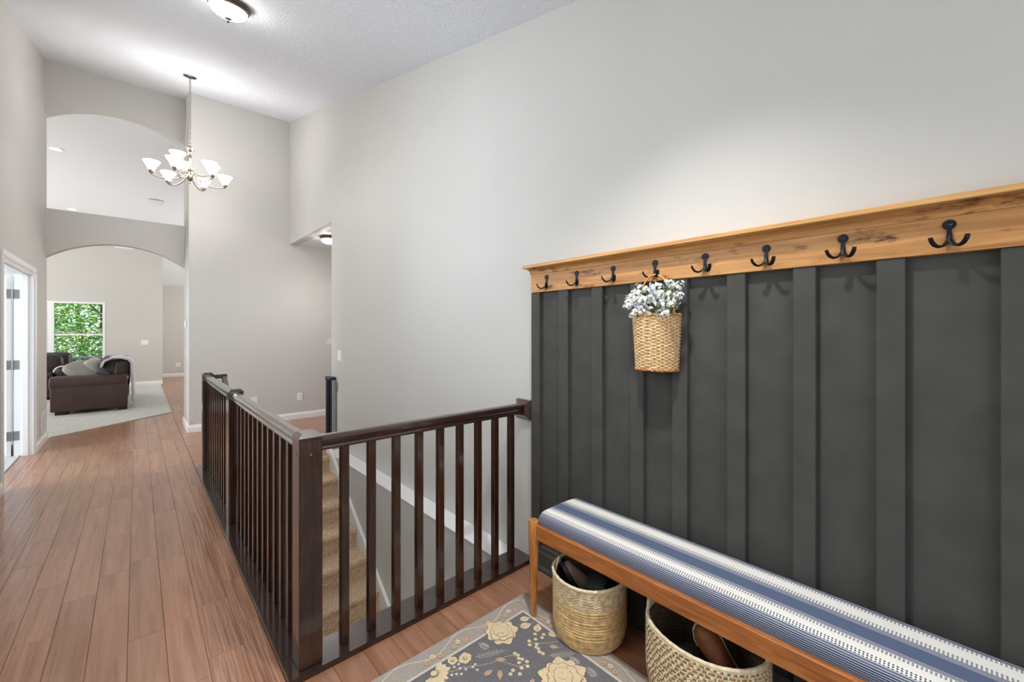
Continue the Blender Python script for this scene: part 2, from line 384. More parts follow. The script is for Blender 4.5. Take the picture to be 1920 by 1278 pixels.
def carpet_y(x): return 8.008+(x-(-.862))*(9.156-8.008)/(.442+.862)
k = -8
while True:
    x0 = .097+.127*k; x1 = x0+.127; k += 1
    if x0 > 1.77: break
    if x1 <= L: continue
    a = max(x0, L)
    if x0 < .441: row_y(a, min(x1, .441), 1.0 if x0 > -.6 else 2.2, min(16.0, carpet_y(min(x1, .441))+.02))
    if x1 > .441 and x0 < .50: row_y(max(x0, .444), x1, 8.0, 16.2, lo=.7, hi=1.6); row_y(max(x0, .444), .53, YF, 8.0)
    if x0 >= .50 and x1 < 1.3: row_y(x0, x1, 8.2 if x0 > .6 else 8.02, 16.2, lo=.9, hi=1.8)
    if x1 > .441: row_y(max(x0, .441), min(x1, W), -.3, 1.785, lo=.5, hi=1.2)
yy = 5.262
while yy < YF-.01:
    y1 = min(yy+.127, YF); x = .444
    while x < 3.3:
        e = x+random.uniform(.5, 1.1); plank(x, min(e, 3.4), yy, y1, 'floor_maple_cross'); x = e
    yy = y1
yy = 4.865
while yy < 5.25:
    y1 = min(yy+.127, 5.262); plank(.61, 1.2, yy, y1, 'floor_maple_cross'); plank(1.2, W, yy, y1, 'floor_maple_cross'); yy = y1
# wood sill inside the double doorway
plank(L-.10, L, 5.62, 6.36, 'floor_maple'); plank(L-.10, L, 6.36, 7.1, 'floor_maple')
for oc, (lab, pts) in enumerate(((
        'light grey carpet of the living room with a diagonal front edge', [(-4.2, 8.0), (-.875, 8.0), (.442, 9.156), (.456, 14.18), (-4.2, 14.18)]),
        ('grey carpet seen through the open white doors', [(-4.5, 3.4), (L-.10, 3.4), (L-.10, 7.86), (-4.5, 7.86)]))):
    g = MB().prism(pts, 'z', -.010, .010); tag(g.build('floor_carpet', 'carpet_grey', kind='structure'), lab, 'carpet')
# --- ceilings
c = MB(); c.prism([(Y0-.1, zc(Y0-.1)), (YAB, zc(YAB)), (YAB, zc(YAB)+.12), (Y0-.1, zc(Y0-.1)+.12)], 'x', L-.14, W+.12)
tag(c.build('ceiling', 'ceiling_texture', kind='structure'), 'white knock-down textured vaulted ceiling over the hall', 'ceiling')
def zl(y): return 4.35-.048*(y-8)
c = MB(); c.prism([(YAB, zl(YAB)), (YB+.2, zl(YB+.2)), (YB+.2, 4.6), (YAB, 4.6)], 'x', -4.3, .50)
c.prism([(YAB, zl(YAB)), (YB, zl(YB)), (YN+.1, 2.754-.06), (YN+.1, 4.6), (YAB, 4.6)], 'x', .50, 3.3)
tag(c.build('ceiling', 'ceiling_smooth', kind='structure'), 'smooth white living room ceiling seen through the upper arch', 'ceiling')
c = MB(); c.box(W+.12, 4.0, YO-.12, YF, HD, HD+.1)
tag(c.build('ceiling', 'ceiling_smooth', kind='structure'), 'low white ceiling of the side hall right of the far wall', 'ceiling')
c = MB(); c.box(-4.5, L-.14, 3.4, 7.9, 2.6, 2.7)
tag(c.build('ceiling', 'ceiling_smooth', kind='structure'), 'ceiling of the room behind the white doors', 'ceiling')
# --- right wall with the opening to the side hall
w = MB(); w.prism([(Y0, -.28), (1.945, -.28), (1.945, 0), (YO, 0), (YO, HD), (YF, HD), (YF, zc(YF)+.05), (Y0, zc(Y0)+.05)], 'x', W, W+.12)
tag(w.build('wall_right', 'wall_paint', kind='structure'), 'tall warm grey wall on the right above the stairs', 'wall')
# --- far wall block (front face at YF, left return at XR)
w = MB(); w.prism([(XR, YF), (4.0, YF), (4.0, YAB), (XR, YAB)], 'z', 0, 4.9)
tag(w.build('wall_far', 'wall_paint', kind='structure'), 'warm grey wall behind the chandelier, ending at the arches', 'wall')
w = MB(); w.box(4.0, 4.1, 4.8, YF, 0, HD); w.box(W+.12, 4.0, YO-.12, YO, 0, HD)
tag(w.build('wall_hall', 'wall_paint', kind='structure'), 'walls closing the side hall', 'wall')
# --- arch wall
def arc(x0, z0, x1, z1, top, n=28):
    # circular arc through both springs with its crown at height top
    xm = (x0+x1)/2; hw = (x1-x0)/2; zs = (z0+z1)/2; sg = top-zs; R = (hw*hw+sg*sg)/(2*sg); zc_ = top-R
    a0 = math.asin(hw/R); return [(xm+R*math.sin(-a0+2*a0*i/n), zc_+R*math.cos(-a0+2*a0*i/n)) for i in range(n+1)]
low = arc(L, 2.325, XR, 2.325, 2.566); upp = arc(L, 4.125, XR, 4.125, 4.345)
w = MB(); ZS = 2.94
for q in range(len(low)-1):
    (xa, za), (xb, zb) = low[q], low[q+1]
    w.add([(xa, YA, za), (xb, YA, zb), (xb, YA, ZS), (xa, YA, ZS), (xa, YAB, za), (xb, YAB, zb), (xb, YAB, ZS), (xa, YAB, ZS)],
          [(0, 1, 2, 3), (7, 6, 5, 4), (1, 0, 4, 5), (3, 2, 6, 7)])
    (xa, za), (xb, zb) = upp[q], upp[q+1]; zt = 4.95
    w.add([(xa, YA, za), (xb, YA, zb), (xb, YA, zt), (xa, YA, zt), (xa, YAB, za), (xb, YAB, zb), (xb, YAB, zt), (xa, YAB, zt)],
          [(0, 1, 2, 3), (7, 6, 5, 4), (1, 0, 4, 5), (3, 2, 6, 7)])
tag(w.build('wall_arch', 'wall_paint', kind='structure', smooth=30, fixn=False), 'wall with two segmental arches one above the other, beam between', 'wall')
# --- left wall with the double doorway and an added foyer window beside the camera
w = MB(); X0 = L-.14
DY0, DY1, DH = 5.62, 7.095, 2.03
w.prism([(Y0, 0), (.9, 0), (.9, zc(.9)+.05), (Y0, zc(Y0)+.05)], 'x', X0, L)
w.prism([(4.3, 0), (DY0, 0), (DY0, zc(DY0)+.05), (4.3, zc(4.3)+.05)], 'x', X0, L)
w.prism([(.9, 3.02), (4.3, 3.02), (4.3, zc(4.3)+.05), (.9, zc(.9)+.05)], 'x', X0, L)
w.box(X0, L, .9, 4.3, 0, 1.38)
w.prism([(DY0, DH), (DY1, DH), (DY1, zc(DY1)+.05), (DY0, zc(DY0)+.05)], 'x', X0, L)
w.prism([(DY1, 0), (YAB, 0), (YAB, 4.95), (DY1, 4.95)], 'x', X0, L)
tag(w.build('wall_left', 'wall_paint', kind='structure'), 'tall warm grey wall on the left with a white cased doorway', 'wall')
# --- front wall (behind the camera) with an added glazed entry
w = MB(); w.box(X0, -.5, Y0-.12, Y0, 0, 3); w.box(1.4, W+.12, Y0-.12, Y0, 0, 3); w.box(-.5, 1.4, Y0-.12, Y0, 0, .55); w.box(-.5, 1.4, Y0-.12, Y0, 3.2, 3.4)
tag(w.build('wall_front', 'wall_paint', kind='structure'), 'entry wall behind the camera', 'wall')
# --- living room shell
w = MB(); w.box(-4.3, -2.40, YB, YB+.14, 0, 4.6); w.box(-.575, .50, YB, YB+.14, 0, 4.6); w.box(-2.40, -.575, YB, YB+.14, 2.075, 4.6); w.box(-2.40, -.575, YB, YB+.14, 0, .5)
tag(w.build('wall_back', 'wall_paint', kind='structure'), 'living room back wall around the garden window', 'wall')
w = MB(); w.box(.40, .50, YB+.14, YN+.1, 0, 4.0); w.box(.50, 3.3, YN, YN+.1, 0, 3.4)
tag(w.build('wall_nook', 'wall_paint', kind='structure'), 'pale wall at the end of the passage right of the living room', 'wall')
w = MB(); w.box(-4.3, -4.2, 7.9, YB, 0, 4.6); w.box(-4.2, X0, 7.86, YAB, 0, 4.95); w.box(3.2, 3.3, 8, YN, 0, 4.6);
w.box(X0, 3.3, YAB-.05, YAB, 4.4, 5.0)
tag(w.build('wall_living', 'wall_paint', kind='structure'), 'side walls of the living room', 'wall')
w = MB(); w.box(-4.6, -4.5, 3.4, 7.9, 0, 2.7); w.box(-4.5, X0, 3.3, 3.4, 0, 2.7)
tag(w.build('wall_office', 'wall_paint', kind='structure'), 'walls of the room behind the white doors', 'wall')
# --- stairwell shell
w = MB(); XLW = 1.63
w.box(XLW, W+.12, 1.945, 5.05, -3.0, 0); w.box(XLW, W+.12, .3, 1.945, -3.0, -.30)
w.box(.50, .60, .3, 5.0, -3.0, -.02); w.box(.60, XLW, 1.83, 1.945, -.45, -.02); w.box(.5, W+.12, .2, .3, -3, -.28); w.box(.60, W, .3, 1.9, -.42, -.30)
w.box(.6, XLW, 4.92, 5.0, -3.0, -.28); w.box(.5, 1.9, .2, 5.0, -3.1, -3.0)
tag(w.build('wall_stairwell', 'stairwell_paint', kind='structure'), 'grey lower wall of the stairwell beyond the balusters', 'wall')
t = MB(); t.cbox(XLW-.006, W, 1.945, 4.98, 0, .012, .003)  # added cap; its white stands for light falling on the ledge top
tag(t.build('trim_1', 'trim_white', kind='structure'), 'stairwell wall ledge with an added cap, whitened for the light on its top', 'trim')
# --- skirt board along the stairs
R_, T_ = .183, .255; YS0 = 4.86; sl = R_/T_
def nz_(y): return (y-YS0)*sl
t = MB(); t.prism([(4.96, nz_(4.96)+.075), (4.96, -.25), (1.2, nz_(1.2)-.30), (1.2, nz_(1.2)+.075)], 'x', XLW-.022, XLW); 
t.sweep([(-.004, -.006), (.012, -.006), (.012, .010), (-.004, .010)], (XLW-.018, 4.96, nz_(4.96)+.075), (XLW-.018, 1.2, nz_(1.2)+.075), (-1, 0, 0))
tag(t.build('trim_2', 'trim_white', kind='structure'), 'white sloping skirt board beside the carpeted stairs', 'trim')
# --- baseboards
def baseboard(name, pts, lab, h=.10, th=.016, mat='trim_white'):
    # pts: corner polyline on the wall face; room lies to the left of the direction of travel
    o = MB(); P = [Vector((*p, 0)) for p in pts]
    prof = [(0, 0), (th, 0), (th, h*.72), (th*.6, h*.86), (th*.45, h), (0, h)]
    n = len(P); rows = []
    for i in range(n):
        d0 = (P[i]-P[i-1]).normalized() if i else None; d1 = (P[i+1]-P[i]).normalized() if i < n-1 else None
        n0 = Vector((-d0.y, d0.x, 0)) if d0 else None; n1 = Vector((-d1.y, d1.x, 0)) if d1 else None
        if n0 is None: m_ = n1
        elif n1 is None: m_ = n0
        else: m_ = (n0+n1)/(1+n0.dot(n1))
        rows.append([(P[i]+m_*a+Vector((0, 0, z)))[:] for a, z in prof])
    k = len(prof); vs = [p for r in rows for p in r]
    fs = [(i*k+j, i*k+(j+1) % k, (i+1)*k+(j+1) % k, (i+1)*k+j) for i in range(n-1) for j in range(k)]+[tuple(range(k)), tuple((n-1)*k+j for j in range(k))]
    o.add(vs, fs); return tag(o.build(name, mat, kind='structure'), lab, 'baseboard')
baseboard('baseboard_far', [(XR, YAB), (XR, YF), (3.9, YF)][::-1], 'white baseboard along the far wall and around its corner')
baseboard('baseboard_left', [(L, YAB), (L, DY1+.066)], 'short white baseboard between doorway and arch')
baseboard('baseboard_left', [(L, DY0-.066), (L, 4.3)], 'white baseboard left of the doorway')
baseboard('baseboard_back', [(.50, YB), (-.0, YB), (-4.2, YB)], 'white baseboard under the living room switch plate')
baseboard('baseboard_nook', [(3.1, YN), (.50, YN)], 'white baseboard at the end of the passage')
# --- doorway casing, jamb, stop
d1 = thing('door_1', 'white cased double doorway in the left wall with one door folded open', 'doorway', (L, 7.0, 0), kind='structure')
CW = .066
def casing_prof(w, th=.018): return [(0, 0), (w, 0), (w, th*.55), (w*.8, th*.95), (w*.55, th*.7), (w*.2, th*.7), (w*.1, th*.45), (0, th*.4)]
for nm, p0, p1, side in (('casing', (L, DY1, 0), (L, DY1, DH), (0, 1, 0)), ('casing', (L, DY0, 0), (L, DY0, DH), (0, -1, 0)), ('casing', (L, DY0-CW, DH), (L, DY1+CW, DH), (0, 0, 1))):
    c = MB(); c.sweep(casing_prof(CW), p0, p1, side, (1, 0, 0)); c.build('casing', 'trim_white', d1, smooth=20)
j = MB(); j.box(X0-.002, L+.002, DY1-.018, DY1, 0, DH); j.box(X0-.002, L+.002, DY0, DY0+.018, 0, DH); j.box(X0-.002, L+.002, DY0+.018, DY1-.018, DH-.018, DH)
j.build('jamb', 'trim_white', d1)
j = MB(); j.box(X0+.06, X0+.10, DY1-.03, DY1-.018, 0, DH-.018); j.box(X0+.06, X0+.10, DY0+.018, DY0+.03, 0, DH-.018); j.box(X0+.06, X0+.10, DY0+.03, DY1-.03, DH-.03, DH-.018)
j.build('door_stop', 'trim_white', d1)
c = MB(); c.sweep(casing_prof(CW), (X0, DY1, 0), (X0, DY1, DH), (0, 1, 0), (-1, 0, 0)); c.build('casing', 'trim_white', d1, smooth=20)
# the open leaf, swung right round into the other room
leaf = thing('door_leaf', 'white door folded open on three steel hinges, far left edge of the picture', 'door', (X0-.012, DY1-.022, .012), math.radians(0))
leaf.rotation_euler = (0, 0, math.radians(12))
lw, lt = .70, .036
b = MB(); b.cbox(-.010-lt, -.010, .004, lw, 0, 1.99, .002); b.build('leaf_panel', 'door_white', leaf, origin=(0, 0, 0))
for x in (-.010, -.010-lt):
    for (z0, z1) in ((.12, .82), (.98, 1.88)):
        b = MB(); b.cbox(x-.004, x+.004, .10, lw-.10, z0, z1, .003); b.build('raised_panel', 'door_white', leaf, origin=(0, 0, 0))
for z in (.22, 1.0, 1.78):
    h = MB(); h.box(-.010-.034, -.012, .0015, .005, z-.05, z+.05); h.tube([(0, 0, z-.052), (0, 0, z+.052)], .006, 10); h.box(-.012, .002, -.0015, .003, z-.05, z+.05)
    hh = h.build('hinge', 'hinge_steel', leaf, smooth=40, origin=(0, 0, 0))
for z in (.232, 1.012, 1.792):
    h = MB(); h.box(X0, X0+.036, DY1-.0205, DY1-.0178, z-.05, z+.05); h.build('hinge_plate', 'hinge_steel', d1)
# --- added foyer window and glazed entry, unseen openings for the fill lights
def window(name, lab, axis, plane, a0, a1, z0, z1, inward, cols=1, rails=(), mat='trim_white', fw=.045, dp=.07, pane=True):
    o = thing(name, lab, 'window', (plane, (a0+a1)/2, z0) if axis == 'x' else ((a0+a1)/2, plane, z0), kind='structure')
    def bx(m_, p0, p1, q0, q1, dd0, dd1):
        lo, hi = min(plane+inward*dd0, plane+inward*dd1), max(plane+inward*dd0, plane+inward*dd1)
        if axis == 'x': m_.cbox(lo, hi, p0, p1, q0, q1, .003)
        else: m_.cbox(p0, p1, lo, hi, q0, q1, .003)
    for (p0, p1, q0, q1) in ((a0, a0+fw, z0, z1), (a1-fw, a1, z0, z1), (a0+fw, a1-fw, z0, z0+fw), (a0+fw, a1-fw, z1-fw, z1)):
        m_ = MB(); bx(m_, p0, p1, q0, q1, -dp, .012); m_.build('frame', mat, o)
    for r in rails:
        m_ = MB(); bx(m_, a0+fw, a1-fw, r-.02, r+.02, -.05, -.01); m_.build('meeting_rail', mat, o)
    for i in range(1, cols):
        x = a0+(a1-a0)*i/cols; m_ = MB(); bx(m_, x-.02, x+.02, z0+fw, z1-fw, -.05, -.01); m_.build('mullion', mat, o)
    zs = [z0+fw]+list(rails)+[z1-fw]
    for i in range(len(zs)-1):
        m_ = MB()
        if axis == 'x': m_.box(plane-inward*.032, plane-inward*.028, a0+fw, a1-fw, zs[i], zs[i+1])
        else: m_.box(a0+fw, a1-fw, plane-inward*.032, plane-inward*.028, zs[i], zs[i+1])
        if pane: m_.build('pane', 'window_glass', o)
    m_ = MB(); bx(m_, a0-.03, a1+.03, z0-.03, z0, -.02, .03); m_.build('sill', mat, o)
    return o
window('added_window_1', 'added white framed window opening that lets fill light into the hall', 'x', L, .9, 4.3, 1.38, 3.02, 1, cols=4, rails=(2.3,), pane=False)
window('added_window_2', 'added white glazed entry behind the camera, opening for fill light', 'y', Y0, -.5, 1.4, .55, 3.2, 1, cols=3, rails=(2.2,), pane=False)
# --- living room windows
w1 = window('window_1', 'white window with green trees outside, behind the brown sofa', 'y', YB, -1.46, -.575, .5, 2.075, -1, rails=(1.30,), fw=.045)
w2 = window('window_2', 'narrow strip of white window with closed blinds left of the garden view', 'y', YB, -2.40, -1.47, .5, 2.075, -1, rails=(1.30,), fw=.045)
m_ = MB(); m_.cbox(-1.505, -1.425, YB-.014, YB+.06, .5, 2.075, .003); m_.build('centre_post', 'trim_white', w1)
z = .56
while z < 2.02:
    s_ = MB(); s_.add([(-2.35, YB-.006, z-.012), (-1.52, YB-.006, z-.012), (-1.52, YB-.001, z+.014), (-2.35, YB-.001, z+.014)], [(0, 1, 2, 3)])
    s_.add([(-2.35, YB-.008, z-.012), (-1.52, YB-.008, z-.012), (-1.52, YB-.003, z+.014), (-2.35, YB-.003, z+.014)], [(3, 2, 1, 0)])
    s_.build('blind_slat', 'blind_white', w2); z += .025
# --- outside: ground, deck rail, trees
g = MB(); g.box(-25, 25, YB+.2, 45, -.6, -.5); tag(g.build('ground_outside', 'grass_ground', kind='structure'), 'green ground outside the living room window', 'ground')
dr = thing('deck_railing', 'grey deck railing with dark balusters outside the window', 'railing', (-1.2, 16.0, -.5))
b = MB(); b.cbox(-3.2, .2, 15.95, 16.09, .64, .70, .006); b.build('top_rail', 'deck_grey', dr)
b = MB(); b.cbox(-3.2, .2, 15.99, 16.05, -.02, .04, .006); b.build('bottom_rail', 'deck_grey', dr)
x = -3.1
while x < .15:
    b = MB(); b.box(x-.012, x+.012, 16.01, 16.034, .04, .64); b.build('baluster', 'deck_dark', dr); x += .125
for x in (-3.15, -1.5, .15):
    b = MB(); b.box(x-.045, x+.045, 15.975, 16.065, -.5, .64); b.build('post', 'deck_grey', dr)
def tree(cx, cy, h, r, n, lab):
    o = thing('leafy_tree', lab, 'tree', (cx, cy, -.5), group=None)
    t = MB(); pth = [(cx+.08*math.sin(i*1.3), cy+.06*math.cos(i*1.7), -.5+h*.75*i/6) for i in range(7)]; t.tube(pth, [.10-.012*i for i in range(7)], 8)
    for q in range(6):
        a = q*1.05; z = h*.2+q*h*.07; t.tube([(cx, cy, z), (cx+math.cos(a)*r*.4, cy+math.sin(a)*r*.4, z+.5), (cx+math.cos(a)*r*.75, cy+math.sin(a)*r*.75, z+.7)], [.03, .02, .008], 6)
    t.build('trunk', 'bark', o, smooth=40)
    f_ = MB(); rr = random.Random(int(cx*100)+n)
    for i in range(n):
        while True:
            p = Vector((rr.uniform(-1, 1), rr.uniform(-1, 1), rr.uniform(-1, 1)))
            if p.length < 1: break
        p = p.normalized()*(p.length**.5)
        c_ = Vector((cx+p.x*r, cy+p.y*r*.7, h*.42+p.z*h*.62))
        if c_.z < -.4: continue
        s = rr.uniform(.035, .07)*(1 if cy < 22 else 1.7); u = Vector((rr.uniform(-1, 1), rr.uniform(-1, 1), rr.uniform(-.6, .3))).normalized(); v = u.orthogonal().normalized(); v = v.cross(u)*math.sin(i)+v*math.cos(i)
        f_.add([(c_-u*s)[:], (c_+v*s*.45)[:], (c_+u*s)[:], (c_-v*s*.45)[:]], [(0, 1, 2, 3)])
    f_.build('foliage', 'leaf_green', o, kind='stuff', fixn=False)
tree(-.75, 18.6, 5.2, 2.0, 17000, 'green leafy tree right behind the deck railing')
tree(-3.9, 19.6, 5.6, 2.2, 7000, 'green leafy tree left of the garden view')
tree(2.4, 20.2, 5.6, 2.2, 5000, 'green leafy tree right of the garden view')
tree(-1.6, 22.6, 6.5, 3.2, 16000, 'farther green tree filling the gaps of the garden view')

# ================================================================== STAIRS AND RAILING
st = thing('staircase', 'tan carpeted stairs descending behind the dark balusters', 'stairs', (1.1, 4.86, 0))
for k in range(1, 15):
    zt = -R_*k; yn = YS0-T_*k; yb = YS0-T_*(k-1)+.02
    ro = .028; pr = [(yb, zt), (yn+.0, zt)]
    pr = [(yb, zt)]+[(yn-.022+ro*(1-math.sin(a)), zt-ro*(1-math.cos(a))) for a in [PI/2*i/4*1.0 for i in range(5)][::1]]
    pr = [(yb, zt)]+[(yn-.022+ro-ro*math.sin(PI/2*i/4), zt-ro+ro*math.cos(PI/2*i/4)) for i in range(5)]+[(yn-.018, zt-.05), (yn, zt-.07), (yn, zt-R_-.01), (yb, zt-R_-.01)]
    s_ = MB().prism(pr, 'x', .602, XLW-.024); s_.build('carpeted_step', 'carpet_tan', st, smooth=35)
pr = [(4.98, -.002)]+[(YS0-.022+.028-.028*math.sin(PI/2*i/4), -.030+.028*math.cos(PI/2*i/4)) for i in range(5)]+[(YS0-.018, -.06), (YS0, -.07), (YS0, -R_-.005), (4.9, -R_-.005), (4.9, -.02)]
MB().prism(pr, 'x', .602, XLW-.024).build('carpeted_step', 'carpet_tan', st, smooth=35)

rl = thing('stair_railing', 'dark espresso wooden railing around the stair opening', 'railing', (.528, 1.862, 0))
p = MB(); p.prism([(.441, 1.785), (W, 1.785), (W, 1.95), (.606, 1.95), (.606, 5.26), (.441, 5.26)], 'z', 0, .018)
p.prism([(.4435, 1.7875), (W, 1.7875), (W, 1.9475), (.6035, 1.9475), (.6035, 5.2575), (.4435, 5.2575)], 'z', .018, .0215)
p.build('base_plate', 'espresso_wood_long', rl)
PX0, PX1 = .483, .573
def newel(y0, y1, nm='newel_post'):
    n = MB(); n.cbox(PX0, PX1, y0, y1, .0215, .945, .003); po = n.build(nm, 'espresso_wood', rl)
    c_ = MB(); i = .014
    c_.add([(PX0-.001, y0-.001, .944), (PX1+.001, y0-.001, .944), (PX1+.001, y1+.001, .944), (PX0-.001, y1+.001, .944),
            (PX0-.001, y0-.001, .953), (PX1+.001, y0-.001, .953), (PX1+.001, y1+.001, .953), (PX0-.001, y1+.001, .953),
            (PX0+i, y0+i, .970), (PX1-i, y0+i, .970), (PX1-i, y1-i, .970), (PX0+i, y1-i, .970)],
           [(0, 3, 2, 1), (0, 1, 5, 4), (1, 2, 6, 5), (2, 3, 7, 6), (3, 0, 4, 7), (4, 5, 9, 8), (5, 6, 10, 9), (6, 7, 11, 10), (7, 4, 8, 11), (8, 9, 10, 11)])
    c_.build('post_cap', 'espresso_wood', po); return po
po = newel(1.813, 1.913); newel(3.535, 3.635); newel(5.105, 5.205)
s_ = MB(); s_.lathe([(.0001, .0), (.0035, .0008), (.005, .002), (.0055, 0)], 14, (0, 0, 0), mat=Matrix.Rotation(PI/2, 4, 'X')); s_.move(Matrix.Translation((.527, 1.8125, .885)))
tag(s_.build('screw_eye', 'brushed_nickel', po, smooth=40), 'small bright metal plug in the post face')
s_ = MB(); s_.box(PX0-.0006, PX0+.001, 1.848, 1.857, .878, .893); tag(s_.build('drill_hole', 'foot_black', po), 'small dark hole in the post side')
RAILP = [(-.022, .886), (.022, .886), (.024, .894), (.019, .902), (.024, .910), (.030, .918), (.031, .930), (.026, .941), (.014, .947), (-.014, .947), (-.026, .941), (-.031, .930), (-.030, .918), (-.024, .910), (-.019, .902), (-.024, .894)]
for y0, y1 in ((1.913, 3.535), (3.635, 5.105)):
    r_ = MB(); r_.sweep(RAILP, (.528, y0, 0), (.528, y1, 0), (1, 0, 0)); r_.build('hand_rail', 'espresso_wood_long', rl, smooth=25)
r_ = MB(); r_.sweep(RAILP, (.573, 1.862, 0), (1.742, 1.862, 0), (0, 1, 0)); r_.build('hand_rail', 'espresso_wood_long', rl, smooth=25)
ro = MB(); ro.cbox(1.752, W, 1.797, 1.917, .850, .970, .004)
i = .024
ro.add([(1.754, 1.800, .853), (1.754, 1.914, .853), (1.754, 1.914, .967), (1.754, 1.800, .967), (1.738, 1.800+i, .853+i), (1.738, 1.914-i, .853+i), (1.738, 1.914-i, .967-i), (1.738, 1.800+i, .967-i)],
       [(0, 1, 5, 4), (1, 2, 6, 5), (2, 3, 7, 6), (3, 0, 4, 7), (4, 5, 6, 7)])
ro.build('wall_rosette', 'espresso_wood', rl)
bw = .034
def baluster(x, y):
    b = MB(); b.cbox(x-bw/2, x+bw/2, y-bw/2, y+bw/2, .0215, .888, .0025); return b.build('baluster', 'espresso_wood', rl, origin=None)
for i in range(9): baluster(.661+.1227*i+bw/2+.001, 1.862)
for i in range(12): baluster(.528, 1.985+.1265*i)
for i in range(11): baluster(.528, 3.738+.1255*i)
# handrail starting at the far newel and running down the stairs
h = thing('stair_handrail', 'short dark handrail bending down the stairs behind the farthest post', 'handrail', (.66, 5.1, .9))
b = MB(); b.cbox(.573, .690, 5.13, 5.18, .905, .945, .006); b.build('rail_return', 'espresso_wood', h)
b = MB(); b.sweep([(-.02, -.022), (.02, -.022), (.025, 0), (.018, .022), (-.018, .022), (-.025, 0)], (.665, 5.16, .925), (.665, 2.3, .925-2.86*sl), (1, 0, 0)); b.build('sloped_rail', 'espresso_wood', h, smooth=30)
for y in (4.2, 2.9):
    b = MB(); zz = .925-(5.16-y)*sl; b.tube([(.605, y, zz-.09), (.64, y, zz-.09), (.665, y, zz-.02)], .008, 8); b.build('rail_bracket', 'dark_nickel', h, smooth=40)

# --- retractable safety gate on the wall end
gt = thing('safety_gate', 'black and silver retractable baby gate at the head of the stairs', 'gate', (1.73, 5.22, .02))
b = MB(); b.lathe([(.0001, .03), (.030, .03), (.030, .80), (.0001, .80)], 18, (1.728, 5.262, 0)); b.build('roller_housing', 'gate_black', gt, smooth=40)
b = MB(); b.lathe([(.0001, .80), (.036, .80), (.038, .812), (.034, .838), (.0001, .842)], 18, (1.728, 5.262, 0)); b.cbox(1.70, 1.776, 5.13, 5.262, .80, .836, .008); b.build('housing_cap', 'gate_black', gt, smooth=35)
b = MB(); b.cbox(1.742, 1.772, 5.115, 5.165, .02, .80, .006); b.build('latch_post', 'gate_silver', gt, smooth=30)
b = MB(); b.cbox(1.735, 1.745, 5.185, 5.23, .05, .79, .003); b.build('gate_bar', 'gate_black', gt)
for z in (.72, .12):
    b = MB(); b.cbox(1.768, W, 5.075, 5.125, z-.05, z+.05, .004); b.build('wall_bracket', 'gate_silver', gt)

# ================================================================== LIGHT FIXTURES
RT = Matrix.Rotation(TILT, 4, 'X')      # tilts with the sloped ceiling
def flush_light(name, lab, c, R=.134, tilt=True, watts=100):
    o = thing(name, lab, 'ceiling light', c); Mx = RT if tilt else None; cc = c
    b = MB(); b.lathe([(.0001, 0), (R*.92, 0), (R, -.010), (R, -.022), (R*.93, -.026), (R*.93, -.040), (R*.86, -.044), (R*.80, -.040)], 40, cc, mat=Mx); b.build('base_ring', 'dark_nickel', o, smooth=40)
    b = MB(); b.lathe([(R*.86, -.036)]+[(R*.86*math.cos(a), -.042-.062*math.sin(a)) for a in [PI/2*i/9 for i in range(9)]]+[(.0001, -.104)], 40, cc, mat=Mx); b.build('glass_bowl', 'frosted_glass_lit', o, smooth=60)
    b = MB(); b.lathe([(.0001, -.102), (.022, -.103), (.020, -.108), (.008, -.112), (.007, -.118), (.010, -.122), (.006, -.130), (.0001, -.132)], 20, cc, mat=Mx); b.build('finial', 'dark_nickel', o, smooth=50)
    ax = (RT @ Vector((0, 0, -1))) if tilt else Vector((0, 0, -1))
    lp = Vector(c)+ax*.15
    sp = light('bulb', 'SPOT', lp, watts, (1, .985, .96), radius=.075); sp.data.spot_size = math.radians(168); sp.data.spot_blend = .8
    sp.rotation_euler = (TILT if tilt else 0, 0, 0)
    return o
flush_light('flush_ceiling_light', 'round frosted ceiling light with metal ring at the top edge', (.485, 3.545, zc(3.545)), watts=17)
flush_light('flush_ceiling_light', 'added unseen ceiling light under the floor, brightening the stairs', (1.1, 1.15, -.42), tilt=False, watts=40)  # invented fixture, put in to brighten the stairwell
EX, EY = .95, .74
o = thing('recessed_light', 'recessed ceiling downlight above the bench, over the coat rack', 'ceiling light', (EX, EY, zc(EY)))
b = MB(); b.lathe([(.065, 0), (.090, 0), (.090, -.006), (.075, -.008), (.065, -.004)], 28, (EX, EY, zc(EY)), mat=RT, close=True); b.build('trim_ring', 'plastic_white', o, smooth=40)
b = MB(); b.lathe([(.0001, -.003), (.068, -.003)], 28, (EX, EY, zc(EY)), mat=RT); b.build('lens', 'can_lens_lit', o)
sp = light('downlight_bulb', 'SPOT', (EX, EY+.02, zc(EY)-.09), 135, (1, .985, .96), radius=.055); sp.data.spot_size = math.radians(107); sp.data.spot_blend = 1.0
flush_light('flush_ceiling_light', 'small frosted ceiling light half hidden in the side hall', (2.055, 6.19, HD), tilt=False, watts=22)
# each flush fixture has a glowing bowl and a spot lamp below it
# --- chandelier
CX_, CY_ = .468, 6.228
ch = thing('chandelier', 'nickel chandelier with nine white bell shades hanging on a chain', 'chandelier', (CX_, CY_, 3.12))
b = MB(); b.lathe([(.0001, 0), (.062, 0), (.066, -.006), (.058, -.014), (.02, -.024), (.0001, -.026)], 28, (CX_, CY_, zc(CY_)), mat=RT); b.build('ceiling_canopy', 'dark_nickel', ch, smooth=40)
zt = zc(CY_)-.02; z = zt; i = 0
chain = MB()
while z > 3.60:
    pts = [(CX_+.0085*math.cos(a)*(1 if i % 2 else 0), CY_+.0085*math.cos(a)*(0 if i % 2 else 1), z-.018+.019*math.sin(a)) for a in [2*PI*k/10 for k in range(10)]]
    chain.tube(pts, .0026, 5, closed=True); z -= .030; i += 1
chain.build('chain', 'champagne_nickel', ch, smooth=60)
